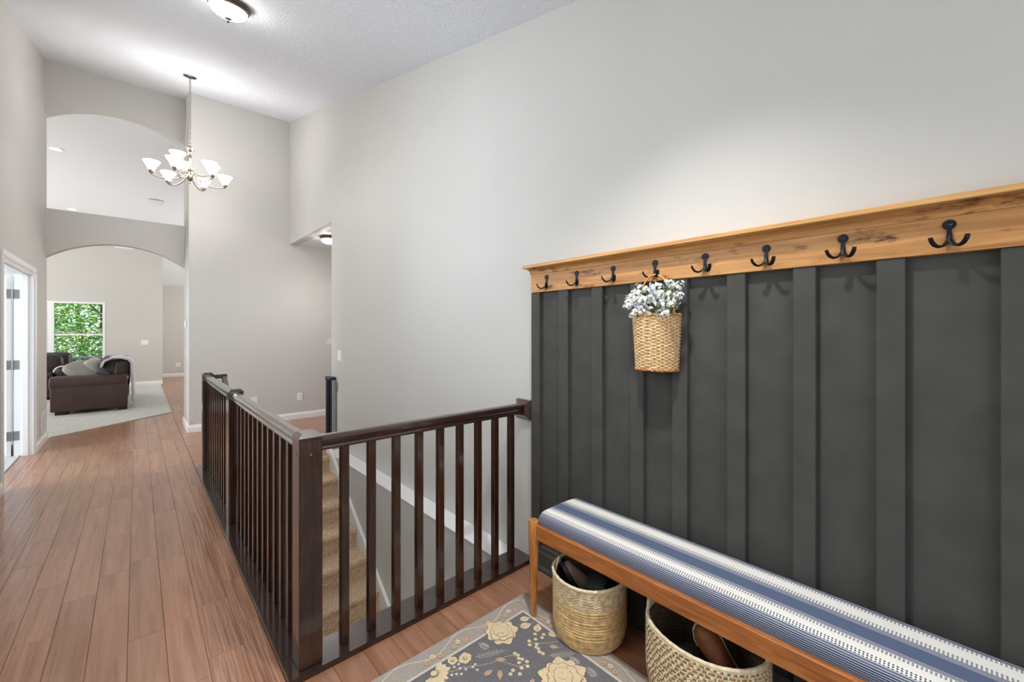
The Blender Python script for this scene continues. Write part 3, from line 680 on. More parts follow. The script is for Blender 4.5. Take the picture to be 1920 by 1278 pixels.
b = MB(); b.tube([(CX_+.004, CY_, zt), (CX_+.006, CY_+.003, 3.9), (CX_, CY_, 3.58)], .0022, 5); b.build('cord', 'champagne_nickel', ch)
b = MB(); b.lathe([(.0001, 3.125), (.010, 3.13), (.012, 3.145), (.006, 3.155), (.020, 3.165), (.036, 3.19), (.038, 3.235), (.030, 3.26), (.022, 3.27), (.030, 3.285), (.022, 3.30), (.014, 3.33), (.012, 3.42), (.020, 3.44), (.014, 3.46), (.010, 3.50), (.014, 3.56), (.006, 3.585), (.0001, 3.59)], 24, (CX_, CY_, 0)); b.build('centre_column', 'champagne_nickel', ch, smooth=40)
for z0, r0 in ((3.475, .034), (3.52, .046)):
    b = MB(); b.lathe([(.008, z0-.018), (r0*.7, z0-.006), (r0, z0+.014), (r0*.94, z0+.016), (.008, z0+.004)], 24, (CX_, CY_, 0)); b.build('column_dish', 'champagne_nickel', ch, smooth=50)
def lamp_arm(ang, R, zb, za):
    dx, dy = math.cos(ang), math.sin(ang)
    P = lambda r, z: (CX_+dx*r, CY_+dy*r, z)
    pts = []
    for q in range(15):
        t = q/14; r = .03+(R-.03)*t; z = za+(zb-.03-za)*t**.6-(.045*math.sin(PI*t)); pts.append(P(r, z))
    a_ = MB(); a_.tube(pts, .0065, 8); arm = a_.build('arm', 'champagne_nickel', ch, smooth=60)
    c_ = MB(); c_.lathe([(.0001, -.034), (.008, -.03), (.010, -.022), (.022, -.014), (.026, 0), (.026, .012), (.022, .016)], 18, P(R, zb)); c_.build('lamp_cup', 'brushed_nickel', arm, smooth=40)
    s_ = MB(); pr = [(.024, .010), (.030, .022), (.040, .045), (.055, .075), (.074, .105), (.080, .112)]
    s_.lathe(pr+[(r-.003, z) for r, z in pr[::-1]], 24, P(R, zb)); s_.build('glass_shade', 'shade_glass_lit', arm, smooth=50)
for k in range(6): lamp_arm(k*PI/3+.04, .345, 3.185, 3.235)
for k in range(3): lamp_arm(k*2*PI/3+math.radians(-10), .19, 3.305, 3.30)
# --- recessed cans in the living room ceiling
for (x, y), lab in (((-.955, 9.75), 'bright recessed ceiling light nearer the upper arch crown'), ((-1.07, 13.45), 'bright recessed ceiling light just above the beam')):
    o = thing('recessed_light', lab, 'ceiling light', (x, y, zl(y)))
    b = MB(); b.lathe([(.065, 0), (.090, 0), (.090, -.006), (.075, -.008), (.065, -.004)], 28, (x, y, zl(y)), close=True); b.build('trim_ring', 'plastic_white', o, smooth=40)
    b = MB(); b.lathe([(.0001, -.003), (.068, -.003)], 28, (x, y, zl(y))); b.build('lens', 'can_lens_lit', o)
v = thing('ceiling_vent', 'white slatted vent in the ceiling beyond the upper arch', 'vent', (.30, 11.9, zl(11.9)))
x, y, z = .30, 11.9, zl(11.9)
b = MB(); b.cbox(x-.12, x+.12, y-.26, y+.26, z-.004, z, .001); b.build('vent_frame', 'vent_white', v)
for i in range(5):
    b = MB(); yy = y-.20+.10*i; b.box(x-.10, x+.10, yy-.035, yy+.035, z-.012, z-.004); b.build('slat', 'plastic_white', v)

# --- small wall plates and vents
def plate(name, lab, face, c, w_, h_, n=1, kind='switch', cat='switch'):
    # face 'x-' looks toward -x etc.
    o = thing(name, lab, cat, c)
    ax = face[0]; sg = -1 if face[1] == '-' else 1
    def bx(m_, u0, u1, z0, z1, d0, d1, ch_=.0015):
        a, b_ = sorted((sg*d0, sg*d1))
        if ax == 'x': m_.cbox(c[0]+a, c[0]+b_, c[1]+u0, c[1]+u1, c[2]+z0, c[2]+z1, ch_)
        else: m_.cbox(c[0]+u0, c[0]+u1, c[1]+a, c[1]+b_, c[2]+z0, c[2]+z1, ch_)
    m_ = MB(); bx(m_, -w_/2, w_/2, -h_/2, h_/2, 0, .006); m_.build('cover_plate', 'plastic_white', o)
    for i in range(n):
        u = (i-(n-1)/2)*.046
        if kind == 'switch':
            m_ = MB(); bx(m_, u-.006, u+.006, -.012, .012, .006, .011); m_.build('toggle', 'plastic_white', o)
        else:
            for z in (-.02, .02):
                m_ = MB(); bx(m_, u-.016, u+.016, z-.014, z+.014, .006, .008); m_.build('socket', 'vent_white', o)
    return o
plate('light_switch', 'white light switch on the tall grey wall beside the hall opening', 'x-', (W, 5.02, 1.098), .115, .12)
plate('wall_outlet', 'white outlet low on the far wall, right of the posts', 'y-', (1.925, YF, .345), .075, .118, 1, 'outlet', 'outlet')
plate('wall_outlet', 'white outlet low on the far wall, peeking over the hand rail', 'y-', (1.30, YF, .345), .075, .118, 1, 'outlet', 'outlet')
plate('light_switch', 'wide white switch plate on the living room back wall', 'y-', (.147, YB, 1.09), .14, .12, 3)
plate('wall_outlet', 'white outlet at the end of the passage', 'y-', (.93, YN, .36), .12, .12, 1, 'outlet', 'outlet')
plate('light_switch', 'white switch on the narrow wall return beside the arch', 'x-', (XR, 7.60, 1.07), .12, .118, 2)
o = thing('thermostat', 'small white thermostat on the narrow wall return by the arch', 'thermostat', (XR, 7.52, 1.49))
b = MB(); b.cbox(XR-.024, XR, 7.46, 7.58, 1.445, 1.535, .006); b.build('case', 'plastic_white', o)
b = MB(); b.cbox(XR-.026, XR-.023, 7.49, 7.55, 1.485, 1.522, .001); b.build('display', 'vent_white', o)
o = thing('wall_vent', 'white floor-level air register on the left wall by the arch', 'vent', (L, 7.66, .13))
b = MB(); b.cbox(L, L+.012, 7.50, 7.82, .14, .40, .003); b.build('vent_frame', 'vent_white', o)
for i in range(8):
    z = .17+.026*i; b = MB(); b.add([(L+.012, 7.525, z), (L+.012, 7.795, z), (L+.020, 7.795, z+.016), (L+.020, 7.525, z+.016)], [(0, 1, 2, 3)]); b.build('slat', 'plastic_white', o)
o = thing('wall_vent', 'thin white register high on the living room back wall', 'vent', (-.23, YB, 3.45))
b = MB(); b.cbox(-.40, -.06, YB-.012, YB, 3.43, 3.53, .003); b.build('vent_frame', 'plastic_white', o)
for i in range(4):
    z = 3.442+.02*i; b = MB(); b.box(-.38, -.08, YB-.018, YB-.012, z, z+.012); b.build('slat', 'vent_white', o)

# ================================================================== BOARD-AND-BATTEN PANEL AND COAT RACK
YE, YR = 1.772, -.75        # panel runs from its visible end to beyond the picture
pn = thing('board_and_batten_panel', 'charcoal painted board and batten panelling behind the bench', 'wall panel', (W, .5, 0))
b = MB(); b.box(1.766, W, YR, YE, 0, 1.64); b.build('back_sheet', 'charcoal_paint', pn)
for y in (1.738, 1.5235, 1.2975, 1.0685, .861, .6325, .408, .182, -.0745, -.30, -.53):
    b = MB(); b.cbox(1.743, 1.766, y-.0335, y+.0335, .13, 1.611, .0015); b.build('batten', 'charcoal_paint', pn)
b = MB(); b.sweep([(0, 0), (.034, 0), (.034, .018), (.028, .028), (.024, .03), (.024, .10), (.018, .112), (.018, .130), (0, .136)], (1.766, YR, 0), (1.766, YE, 0), (-1, 0, 0)); b.build('base_moulding', 'charcoal_paint', pn, smooth=20)
rk = thing('coat_rack', 'rustic oak coat rack shelf with eight black double hooks', 'coat rack', (W, .5, 1.612))
BX = 1.738
b = MB(); b.cbox(BX, 1.770, YR, 1.769, 1.612, 1.75, .0015); b.build('back_board', 'rustic_oak', rk)
b = MB(); b.cbox(1.684, W, YR-.02, 1.789, 1.7495, 1.7675, .0025); b.build('shelf_board', 'shelf_oak', rk)
pr = [(0, 1.716), (.004, 1.716), (.006, 1.722)]+[(.006+.030*(1-math.cos(a)), 1.722+.024*math.sin(a)) for a in [PI/2*i/6 for i in range(7)]]+[(.038, 1.7495), (0, 1.7495)]
b = MB(); b.sweep(pr, (BX, YR, 0), (BX, 1.771, 0), (-1, 0, 0)); b.build('cove_moulding', 'rustic_oak', rk, smooth=25)
hk0 = None; HOOKY = (1.640, 1.421, 1.194, .971, .748, .524, .298, .055, -.17)
for y in HOOKY:
    if hk0 is None:
        h = MB(); RX = Matrix.Rotation(-PI/2, 4, 'Y')
        h.lathe([(.0001, 0), (.0135, 0), (.0145, .002), (.0125, .005), (.0001, .006)], 20, mat=RX)
        h.prism([(-.0060, -.004), (.0060, -.004), (.0050, -.020), (.0070, -.038), (-.0070, -.038), (-.0050, -.020)], 'x', -.0055, -.001)
        for sg in (-1, 1):
            d_ = (-.92, sg*.75)
            pts = [(-.0035+d_[0]*q*.9, d_[1]*q, z) for q, z in ((0, -.032), (.002, -.042), (.008, -.053), (.017, -.061), (.027, -.064), (.037, -.060), (.045, -.050), (.049, -.038))]
            h.tube(pts, [.0060, .0066, .0072, .0074, .0076, .0076, .0074, .0066], 10, flat=.5, up=(sg*.75, .83, 0))
        hk0 = h.build('double_hook', 'black_iron', rk, smooth=45, origin=(0, 0, 0))
        s_ = MB(); s_.lathe([(.0001, .0078), (.003, .0072), (.005, .0055)], 12, mat=RX); s_.build('screw', 'screw_steel', hk0, smooth=60, origin=(0, 0, 0))
        o = hk0
    else: o = copy_tree(hk0, rk)
    o.location = (BX-W, y-.5, 1.692-1.612)

# ---- woven wall basket with flowers on the fourth hook
CYB, XB = .955, 1.744
wb = thing('wall_basket', 'flat wicker wall basket hanging from the fourth hook', 'basket', (XB, CYB, 1.215))
def dpath(a, d, z, n=72, ins=0, wob=0, ph=0, stakes=24):
    pts = []
    nf = int(n*.68)
    for i in range(nf+1):
        t = PI*i/nf; c_, s_ = math.cos(t), math.sin(t)
        y = a*math.copysign(abs(c_)**.75, c_); x = -d*abs(s_)**.75
        pts.append((x, y))
    nb = n-nf
    for i in range(1, nb): pts.append((0, -a+2*a*i/nb))
    out = []
    m = len(pts)
    for i, (x, y) in enumerate(pts):
        r = 1+wob*math.cos(stakes/2*2*PI*i/m+ph)/.06
        out.append((XB-.004+x*r-(0), CYB+y*r, z))
    return out
wv = MB(); Zb, Zt = 1.222, 1.452; nr = 33
for i in range(nr):
    t = i/(nr-1); z = Zb+(Zt-Zb)*t; a = .090+.012*t; d = .086+.014*t
    P = dpath(a, d, z, 72, wob=.0016, ph=PI*(i % 2)); P = [(x, y, z_+.0008*math.sin(j*1.9+i)) for j, (x, y, z_) in enumerate(P)]
    wv.tube(P, .0037, 6, closed=True)
wv.build('woven_wall', 'wicker', wb, smooth=60)
sk = MB()
A, B_ = dpath(.090, .086, Zb, 48), dpath(.102, .100, Zt, 48)
for i in range(0, len(A), 2): sk.tube([A[i], B_[i]], .0028, 5)
sk.build('stakes', 'wicker_rim', wb, smooth=60)
li = MB(); PA, PB = dpath(.087, .082, Zb, 40), dpath(.098, .095, Zt, 40); n = len(PA)
li.add(PA+PB, [(i, (i+1) % n, n+(i+1) % n, n+i) for i in range(n)]+[tuple(range(n))]); li.build('lining', 'wicker_rim', wb)
for nm, z, a, d in (('rim', Zt+.004, .104, .102), ('base_rim', Zb-.003, .092, .088)):
    r_ = MB(); P = dpath(a, d, z, 72)
    for ph in (0, PI):
        r_.tube([(x+.0028*math.cos(j*.9+ph), y, z_+.0038*math.sin(j*.9+ph)) for j, (x, y, z_) in enumerate(P)], .0044, 6, closed=True)
    r_.build(nm, 'wicker_rim', wb, smooth=60)
h = MB(); h.tube([(XB-.018-.022*math.sin(PI*i/16), CYB+.080*math.cos(PI*i/16), 1.455+.181*math.sin(PI*i/16)**.8) for i in range(17)], .0042, 7); h.build('handle', 'rattan_handle', wb, smooth=60)
# flower sprigs, each one a thing
def blossom(m_, c, nrm, s, rr, mi=0):
    nrm = Vector(nrm).normalized(); u = nrm.orthogonal().normalized(); v = nrm.cross(u); a0 = rr.uniform(0, 6)
    for q in range(5):
        a = a0+q*2*PI/5; d = u*math.cos(a)+v*math.sin(a); e = nrm.cross(d); c = Vector(c)
        m_.add([c[:], (c+d*s*.6+e*s*.38+nrm*s*.15)[:], (c+d*s+nrm*s*rr.uniform(-.1, .35))[:], (c+d*s*.6-e*s*.38+nrm*s*.15)[:]], [(0, 1, 2, 3)], mi)
rr = random.Random(5)
SPR = []
for row, (zc_, nrow, sp, xo) in enumerate(((1.588, 8, .128, .045), (1.562, 8, .138, .078), (1.538, 7, .132, .095), (1.512, 7, .118, .104), (1.485, 6, .088, .104))):
    for i in range(nrow):
        t = (i+.5)/nrow*2-1; SPR.append((XB-xo-rr.uniform(-.012, .012), CYB-.012+sp*t+rr.uniform(-.008, .008), zc_+rr.uniform(-.012, .012)-abs(t)*.022))
for i, (x, y, z) in enumerate(SPR):
    o = thing('flower_sprig', 'small white blossom sprig in the hanging wicker basket', 'flowers', (XB-.05, CYB, 1.44), group='white blossom sprigs in the hanging basket')
    base = (XB-.05+rr.uniform(-.02, .02), CYB+(y-CYB)*.45, 1.40)
    s_ = MB(); s_.tube([base, ((base[0]+x)/2+.006, (base[1]+y)/2, (base[2]+z)/2+.01), (x, y, z)], .0014, 5)
    for q in range(14):
        t = rr.uniform(.5, .98); p = Vector(base).lerp(Vector((x, y, z)), t); d = Vector((rr.uniform(-1, .2), rr.uniform(-1, 1), rr.uniform(.2, 1))).normalized(); e = d.orthogonal().normalized()
        ln_ = rr.uniform(.018, .034); s_.add([p[:], (p+d*ln_*.5+e*.0028)[:], (p+d*ln_)[:], (p+d*ln_*.5-e*.0028)[:]], [(0, 1, 2, 3)])
    s_.build('stem', 'stem_green', o, fixn=False)
    f_ = MB()
    for q in range(13):
        d = Vector((rr.uniform(-1, .35), rr.uniform(-1, 1), rr.uniform(-.7, 1))).normalized(); rad = rr.uniform(.010, .024)
        blossom(f_, Vector((x, y, z))+d*rad, d, rr.uniform(.0078, .0105), rr, rr.random() < .3)
    f_.build('blossoms', ['petal_white', 'petal_lavender'], o, fixn=False)

# ================================================================== BENCH
BY0, BY1 = -.26, 1.440
bn = thing('bench', 'honey wood bench with blue and white striped cushion', 'bench', (1.56, .6, 0))
b = MB(); b.cbox(1.424, 1.446, BY0, BY1-.01, .386, .456, .003); b.build('front_rail', 'bench_cherry', bn)
b = MB(); b.cbox(1.694, 1.716, BY0, BY1-.01, .386, .456, .003); b.build('back_rail', 'bench_cherry', bn)
for y in (BY1-.012, BY0+.012):
    b = MB(); b.cbox(1.446, 1.694, y-.011, y+.011, .386, .456, .003); b.build('end_rail', 'bench_cherry', bn)
b = MB(); b.box(1.446, 1.694, BY0+.02, BY1-.02, .43, .452); b.build('seat_board', 'bench_cherry', bn)
for x in (1.434, 1.706):
    for y in (BY1, BY0):
        zf = .0085
        b = MB(); b.lathe([(.0001, zf), (.0140, zf), (.0148, zf+.004), (.0185, .16), (.0225, .30), (.0260, .39), (.0265, .464), (.0245, .470), (.0001, .4705)], 20, (x, y, 0)); b.build('leg', 'bench_leg_cherry', bn, smooth=35)
# cushion with cloth coordinates
prof = []
x0, x1, zb, zt, r = 1.438, 1.714, .4565, .524, .030
prof.append((x0+.004, zb)); prof.append((x0, zb+.010))
for i in range(7): a = PI/2*i/6; prof.append((x0+r-r*math.cos(a), zt-r+r*math.sin(a)))
for i in range(1, 8): prof.append((x0+r+(x1-x0-2*r)*i/8, zt+.004*math.sin(PI*i/8)))
for i in range(7): a = PI/2*i/6; prof.append((x1-r+r*math.sin(a), zt-r+r*math.cos(a)))
prof.append((x1, zb+.010)); prof.append((x1-.004, zb))
S = [0]
for i in range(1, len(prof)): S.append(S[-1]+math.hypot(prof[i][0]-prof[i-1][0], prof[i][1]-prof[i-1][1]))
ys = [BY0+.008+.030*(1-math.cos(PI/2*i/6))*1 for i in range(7)]
ye = [BY1-.030-.030*(1-math.cos(PI/2*i/6)) for i in range(7)]
rows = [(BY1-.026, .0)]+[(BY1-.026-.03*(1-math.cos(PI/2*i/6)), math.sin(PI/2*i/6)) for i in range(1, 7)]
n_mid = 30; ya, yb_ = rows[-1][0], BY0+.04
rows += [(ya+(yb_-ya)*i/n_mid, 1) for i in range(1, n_mid+1)]+[(BY0+.01, 0)]
vs, uvs = [], []
for y, k in rows:
    for (x, z), s in zip(prof, S):
        zz = zb+.010+(z-zb-.010)*(.45+.55*k) if z > zb+.010 else z
        xx = (x0+x1)/2+(x-(x0+x1)/2)*(.975+.025*k)
        vs.append((xx-1.56, y-.6, zz)); uvs.append((s, y))
n = len(prof); fs = []
for i in range(len(rows)-1):
    for j in range(n-1): fs.append((i*n+j, i*n+j+1, (i+1)*n+j+1, (i+1)*n+j))
fs.append(tuple(range(n))); fs.append(tuple((len(rows)-1)*n+j for j in range(n)))
me = bpy.data.meshes.new('cushion'); me.from_pydata(vs, [], fs); me.materials.append(MATS['striped_cloth'])
bm = bmesh.new(); bm.from_mesh(me); bmesh.ops.recalc_face_normals(bm, faces=bm.faces[:]); bm.to_mesh(me); bm.free()
ul = me.uv_layers.new(name='UVMap')
for l in me.loops: ul.data[l.index].uv = uvs[l.vertex_index]
me.polygons.foreach_set('use_smooth', [True]*len(me.polygons)); me.set_sharp_from_angle(angle=math.radians(60))
o = bpy.data.objects.new('cushion', me); COL.objects.link(o); o.parent = bn
tag(o, 'blue and white striped woven seat cushion')

# ================================================================== FLOOR BASKETS
def ring(cx, cy, rx, ry, z, n=56, wob=0, ph=0, zw=0):
    return [(cx+(rx+wob*math.sin(k*2.7+ph))*math.cos(2*PI*k/n), cy+(ry+wob*math.sin(k*2.7+ph))*math.sin(2*PI*k/n), z+zw*math.sin(2*PI*k/n*3+ph)) for k in range(n)]
def liner(cx, cy, rx, ry, rt, z0, z1):
    l_ = MB(); pr = [(.0001, z0), (1.0, z0), (rt, z1)]
    l_.lathe([(.0001, z0), (rx, z0+.003), (rx*rt, z1)], 40, (cx, cy, 0), sy=ry/rx); return l_
# basket with coiled ropes below a pale woven band
c1x, c1y, h1 = 1.553, 1.197, .285
b1 = thing('round_basket', 'round seagrass basket with coiled sides under the near end of the bench', 'basket', (c1x, c1y, .0085))
Z0 = .0085
m_ = MB(); rr = random.Random(3)
nrow = 16
for i in range(nrow):
    z = Z0+.0068+i*.0116; r = .147+.014*math.sin(min(1, i/6)*PI/2)
    m_.tube(ring(c1x, c1y, r+rr.uniform(-.0012, .0012), r+rr.uniform(-.0012, .0012), z, 60, .0009, i*1.3, .0016), .0068, 8, closed=True)
m_.build('coiled_wall', 'seagrass_tan', b1, smooth=70)
m_ = MB()
for i in range(15):
    z = Z0+.004+nrow*.0116+i*.0060; r = .1625+.003*i/14
    m_.tube(ring(c1x, c1y, r, r, z, 84, .0018, i*PI, .0008), .0038, 6, closed=True)
m_.build('woven_band', 'seagrass_pale', b1, smooth=70)
m_ = MB(); m_.tube(ring(c1x, c1y, .166, .166, h1+.002, 72, .0012, 0, .002), .0070, 8, closed=True); m_.build('rim', 'twine_cream', b1, smooth=70)
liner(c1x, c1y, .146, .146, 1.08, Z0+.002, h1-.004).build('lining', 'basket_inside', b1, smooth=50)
for a in (-1.2, 1.95):
    P = []
    for i in range(11):
        t = -1+2*i/10; aa = a+t*.20; rad = .160-.012*(1-t*t); P.append((c1x+rad*math.cos(aa), c1y+rad*math.sin(aa), h1-.03+.055*(1-t*t)))
    m_ = MB(); m_.tube(P, .0075, 8, flat=.6); m_.build('handle', 'twine_cream', b1, smooth=70)
# wide basket with wrapped coils
c2x, c2y, RX2, RY2, h2 = 1.552, .672, .166, .208, .292
b2 = thing('wide_basket', 'wide cream and brown stitched basket under the bench holding shoes', 'basket', (c2x, c2y, .0085))
m_ = MB(); tw = MB(); st_ = MB(); nr = 20
for i in range(nr):
    z = Z0+.008+i*.0138; g = .90+.10*math.sin(min(1, i/9)*PI/2)
    m_.tube(ring(c2x, c2y, RX2*g, RY2*g, z, 60, .0006, i), .0066, 7, closed=True)
    tw.tube(ring(c2x, c2y, RX2*g+.0045, RY2*g+.0045, z+.0069, 72, .0009, i*2), .0030, 5, closed=True)
    ns = 64
    for k in range(ns):
        a = 2*PI*(k+.5*(i % 2))/ns+rr.uniform(-.015, .015); ca, sa = math.cos(a), math.sin(a); p = Vector((c2x+RX2*g*ca, c2y+RY2*g*sa, z)); nn = Vector((ca, sa*RX2/RY2, 0)).normalized()
        lean = Vector((-sa, ca, 0))*rr.uniform(-.003, .003)
        wid = Vector((-sa, ca, 0))*(.0028 if rr.random() < .55 else .0058)
        q = [p+nn*.0066-lean*1.2+Vector((0, 0, -.0072)), p+nn*.0084, p+nn*.0066+lean*1.2+Vector((0, 0, .0072))]
        st_.add([(q[0]-wid)[:], (q[0]+wid)[:], (q[1]+wid)[:], (q[1]-wid)[:], (q[2]+wid)[:], (q[2]-wid)[:]], [(0, 1, 2, 3), (3, 2, 4, 5)])
m_.build('coiled_wall', 'twine_brown', b2, smooth=70); tw.build('twine_rows', 'twine_cream', b2, smooth=70); st_.build('stitches', 'twine_cream', b2, fixn=False)
m_ = MB(); m_.tube(ring(c2x, c2y, RX2, RY2, h2, 72, .001, 0, .002), .0072, 8, closed=True); m_.build('rim', 'twine_cream', b2, smooth=70)
m_ = MB()
for i in range(20):
    z = Z0+.010+i*.0138; g = (.90+.10*math.sin(min(1, i/9)*PI/2))-.055; m_.tube(ring(c2x, c2y, RX2*g, RY2*g, z, 60, .0012, i*2.1), .0072, 6, closed=True)
l_ = MB(); l_.lathe([(.0001, Z0+.004), (RX2*.86, Z0+.004)], 40, (c2x, c2y, 0), sy=RY2/RX2); m_.v_ = 0
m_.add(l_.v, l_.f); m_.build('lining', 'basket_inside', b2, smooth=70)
for a in (1.75, -1.45):
    P = []
    for i in range(11):
        t = -1+2*i/10; aa = a+t*.17; g = 1-.01*(1-t*t); P.append((c2x+RX2*g*math.cos(aa), c2y+RY2*g*math.sin(aa), h2-.022+.060*(1-t**4)))
    m_ = MB(); m_.tube(P, .0085, 8, flat=.7); m_.build('handle', 'twine_cream', b2, smooth=70)

# ---- shoes in the baskets
def shoe(name, lab, loc, rot, up, sole, Ls=.24, w_=.085, hh=.075):
    o = thing(name, lab, 'shoe', loc); o.rotation_euler = rot
    st = [(0, .55, .72), (.06, .85, 1.0), (.18, .9, 1.05), (.35, .82, 1.0), (.5, .86, .82), (.68, 1.0, .62), (.84, .95, .48), (.95, .66, .36), (1.0, .2, .2)]
    u = MB(); vs = []; n = 14
    for t, ww, h_ in st:
        for k in range(n):
            a = 2*PI*k/n; vs.append((t*Ls, math.cos(a)*w_/2*ww, max(0, math.sin(a))*hh*h_+.012))
    u.add(vs, [(i*n+k, i*n+(k+1) % n, (i+1)*n+(k+1) % n, (i+1)*n+k) for i in range(len(st)-1) for k in range(n)]+[tuple(range(n)), tuple((len(st)-1)*n+k for k in range(n))])
    u.build('upper', up, o, smooth=50, origin=(0, 0, 0))
    s_ = MB(); out = [(t*Ls*1.01, w_/2*ww*1.05) for t, ww, h_ in st]; poly = out+[(x, -y) for x, y in out[::-1]]
    s_.prism(poly, 'z', -.006, .014); s_.build('sole', sole, o, smooth=40, origin=(0, 0, 0))
    c_ = MB(); P = [(Ls*(.20+.17*math.cos(a)), w_*.30*math.sin(a), .012+hh*(.96-.02*math.cos(a))) for a in [2*PI*i/16 for i in range(16)]]; c_.tube(P, .004, 6, closed=True); c_.build('collar', sole if sole != 'sole_white' else up, o, smooth=60, origin=(0, 0, 0))
shoe('slipper', 'taupe suede slipper standing in the round basket', (1.585, 1.235, .10), (0, math.radians(-58), math.radians(140)), 'suede_taupe', 'shoe_black', .22, .085, .07)
shoe('black_shoe', 'black shoe lying in the round basket', (1.60, 1.12, .19), (math.radians(40), math.radians(8), math.radians(100)), 'shoe_black', 'shoe_black', .19)
shoe('black_shoe', 'second black shoe under the others in the round basket', (1.50, 1.15, .12), (math.radians(-30), math.radians(6), math.radians(60)), 'shoe_black', 'shoe_black', .19)
shoe('brown_shoe', 'brown leather shoe with white sole in the wide basket', (1.60, .56, .10), (math.radians(-70), math.radians(-52), math.radians(100)), 'shoe_brown', 'sole_white', .24, .09, .08)
shoe('black_shoe', 'black shoe in the wide basket beside the brown one', (1.60, .75, .10), (math.radians(-50), math.radians(-38), math.radians(200)), 'shoe_black', 'shoe_black', .22)

# ================================================================== RUG
RX0, RX1, RY0, RY1 = -.05, 1.515, -.85, 1.600
rg = thing('floral_rug', 'grey floral rug with cream leaves under the bench legs', 'rug', (1.0, 1.0, 0))
b = MB(); b.cbox(RX0, RX1, RY0, RY1, .0005, .0070, .002); b.build('border', 'rug_border', rg)
FX, FY = 1.417, 1.497
b = MB(); b.box(RX0+.10, FX-.004, RY0+.10, FY-.004, .0068, .0076); b.build('field', 'rug_field', rg)
b = MB()
for (q0, q1, q2, q3) in ((RX0+.09, FX+.006, FY-.005, FY+.006), (FX-.005, FX+.006, RY0+.09, FY-.005), (RX0+.09, RX0+.10, RY0+.09, FY), (RX0+.1, FX, RY0+.09, RY0+.10)): b.box(q0, q1, q2, q3, .0068, .0079)
b.build('ivory_line', 'rug_ivory', rg)
ZR = .0078
def flat(m_, pts, z=ZR, t=.0005): m_.prism(pts, 'z', z-.0003, z+t)
def leafpts(p, q, w_, n=7, jag=0, pw=.8):
    p, q = Vector(p), Vector(q); d = q-p; e = Vector((-d.y, d.x)).normalized(); L_ = []; R2 = []
    for i in range(n+1):
        t = i/n; ww = w_*math.sin(PI*t**pw)*(1+(jag*(1 if i % 2 else -1) if 0 < i < n else 0)); L_.append(p+d*t+e*ww); R2.append(p+d*t-e*ww)
    return [tuple(v) for v in L_[:-1]+[q]+R2[1:-1][::-1]]
def leaf(p, q, w_, mat='rug_cream', jag=0, vein=True):
    m_ = MB(); flat(m_, leafpts(p, q, w_, 8 if jag else 6, jag)); o = m_.build('leaf_motif', mat, rg)
    if vein:
        v_ = MB(); pv, qv = Vector(p), Vector(q); d = qv-pv; e = Vector((-d.y, d.x)).normalized()*.0009
        flat(v_, [tuple(pv+d*.1+e), tuple(pv+d*.85), tuple(pv+d*.1-e)], ZR+.0004); v_.build('vein', 'rug_line', o)
def bloom(c, R, npet, a0, spread=2*PI, mat='rug_cream', layers=3):
    c = Vector(c)
    for ly in range(layers):
        rr_ = R*(1-.28*ly); k_ = npet-ly*2
        for i in range(k_):
            a = a0+spread*(i+.5*(ly % 2))/k_; d = Vector((math.cos(a), math.sin(a))); w_ = rr_*math.sin(min(PI/2.2, spread/k_/2))*.92
            m_ = MB(); pts = leafpts(c+d*rr_*.18, c+d*rr_*(1+.10*math.sin(i*2.3)), w_, 10, .10 if ly == 0 else .05, 1.45)
            o_ = [(c+(Vector(p)-c)*1.0) for p in pts]
            ol = MB(); cen = sum(o_, Vector((0, 0)))/len(o_); flat(ol, [tuple(cen+(p-cen)*1.10) for p in o_], ZR+ly*.0020+i*.00016-.0002, .0004); o = None
            flat(m_, pts, ZR+ly*.0020+i*.00016+.0003, .0004); o = m_.build('petal_motif', mat, rg); ol.build('petal_outline', 'rug_line', o)
    m_ = MB(); flat(m_, [tuple(c+Vector((math.cos(2*PI*k/12), math.sin(2*PI*k/12)))*R*.20) for k in range(12)], ZR+layers*.0020+.0010); m_.build('flower_centre', mat, rg)
def berry(c, r=.0085, mat='rug_cream'):
    m_ = MB(); flat(m_, [(c[0]+math.cos(2*PI*k/10)*r, c[1]+math.sin(2*PI*k/10)*r) for k in range(10)]); m_.build('berry_motif', mat, rg)
def fern(p, q, n=9, ln=.026):
    m_ = MB(); p, q = Vector(p), Vector(q); d = q-p; e = Vector((-d.y, d.x)).normalized(); u = d.normalized()
    flat(m_, [tuple(p+e*.0009), tuple(q), tuple(p-e*.0009)], ZR+.0007)
    for i in range(n):
        t = .08+.85*i/n; s = ln*math.sin(PI*(.2+.8*t))
        for sg in (-1, 1):
            a = p+d*t; b2_ = a+(e*sg*.75+u*.66)*s; w_ = u*.0013; flat(m_, [tuple(a-w_), tuple((a+b2_)/2+w_), tuple(b2_), tuple((a+b2_)/2-w_)])
    m_.build('fern_motif', 'rug_ivory', rg)
def vine(pts, w_=.0012):
    m_ = MB()
    for a, b2_ in zip(pts[:-1], pts[1:]):
        a, b2_ = Vector(a), Vector(b2_); e = Vector((-(b2_-a).y, (b2_-a).x)).normalized()*w_; flat(m_, [tuple(a-e), tuple(b2_-e), tuple(b2_+e), tuple(a+e)], ZR-.0002)
    m_.build('vine_motif', 'rug_peach', rg)
bloom((1.243, 1.458), .078, 9, -2.5, 2*PI); bloom((1.265, 1.105), .098, 10, .3); bloom((.889, 1.462), .066, 9, 3.6, 3.6, layers=1)
bloom((1.030, 1.444), .030, 6, 0, layers=1); bloom((.983, 1.469), .022, 5, .4, layers=1)
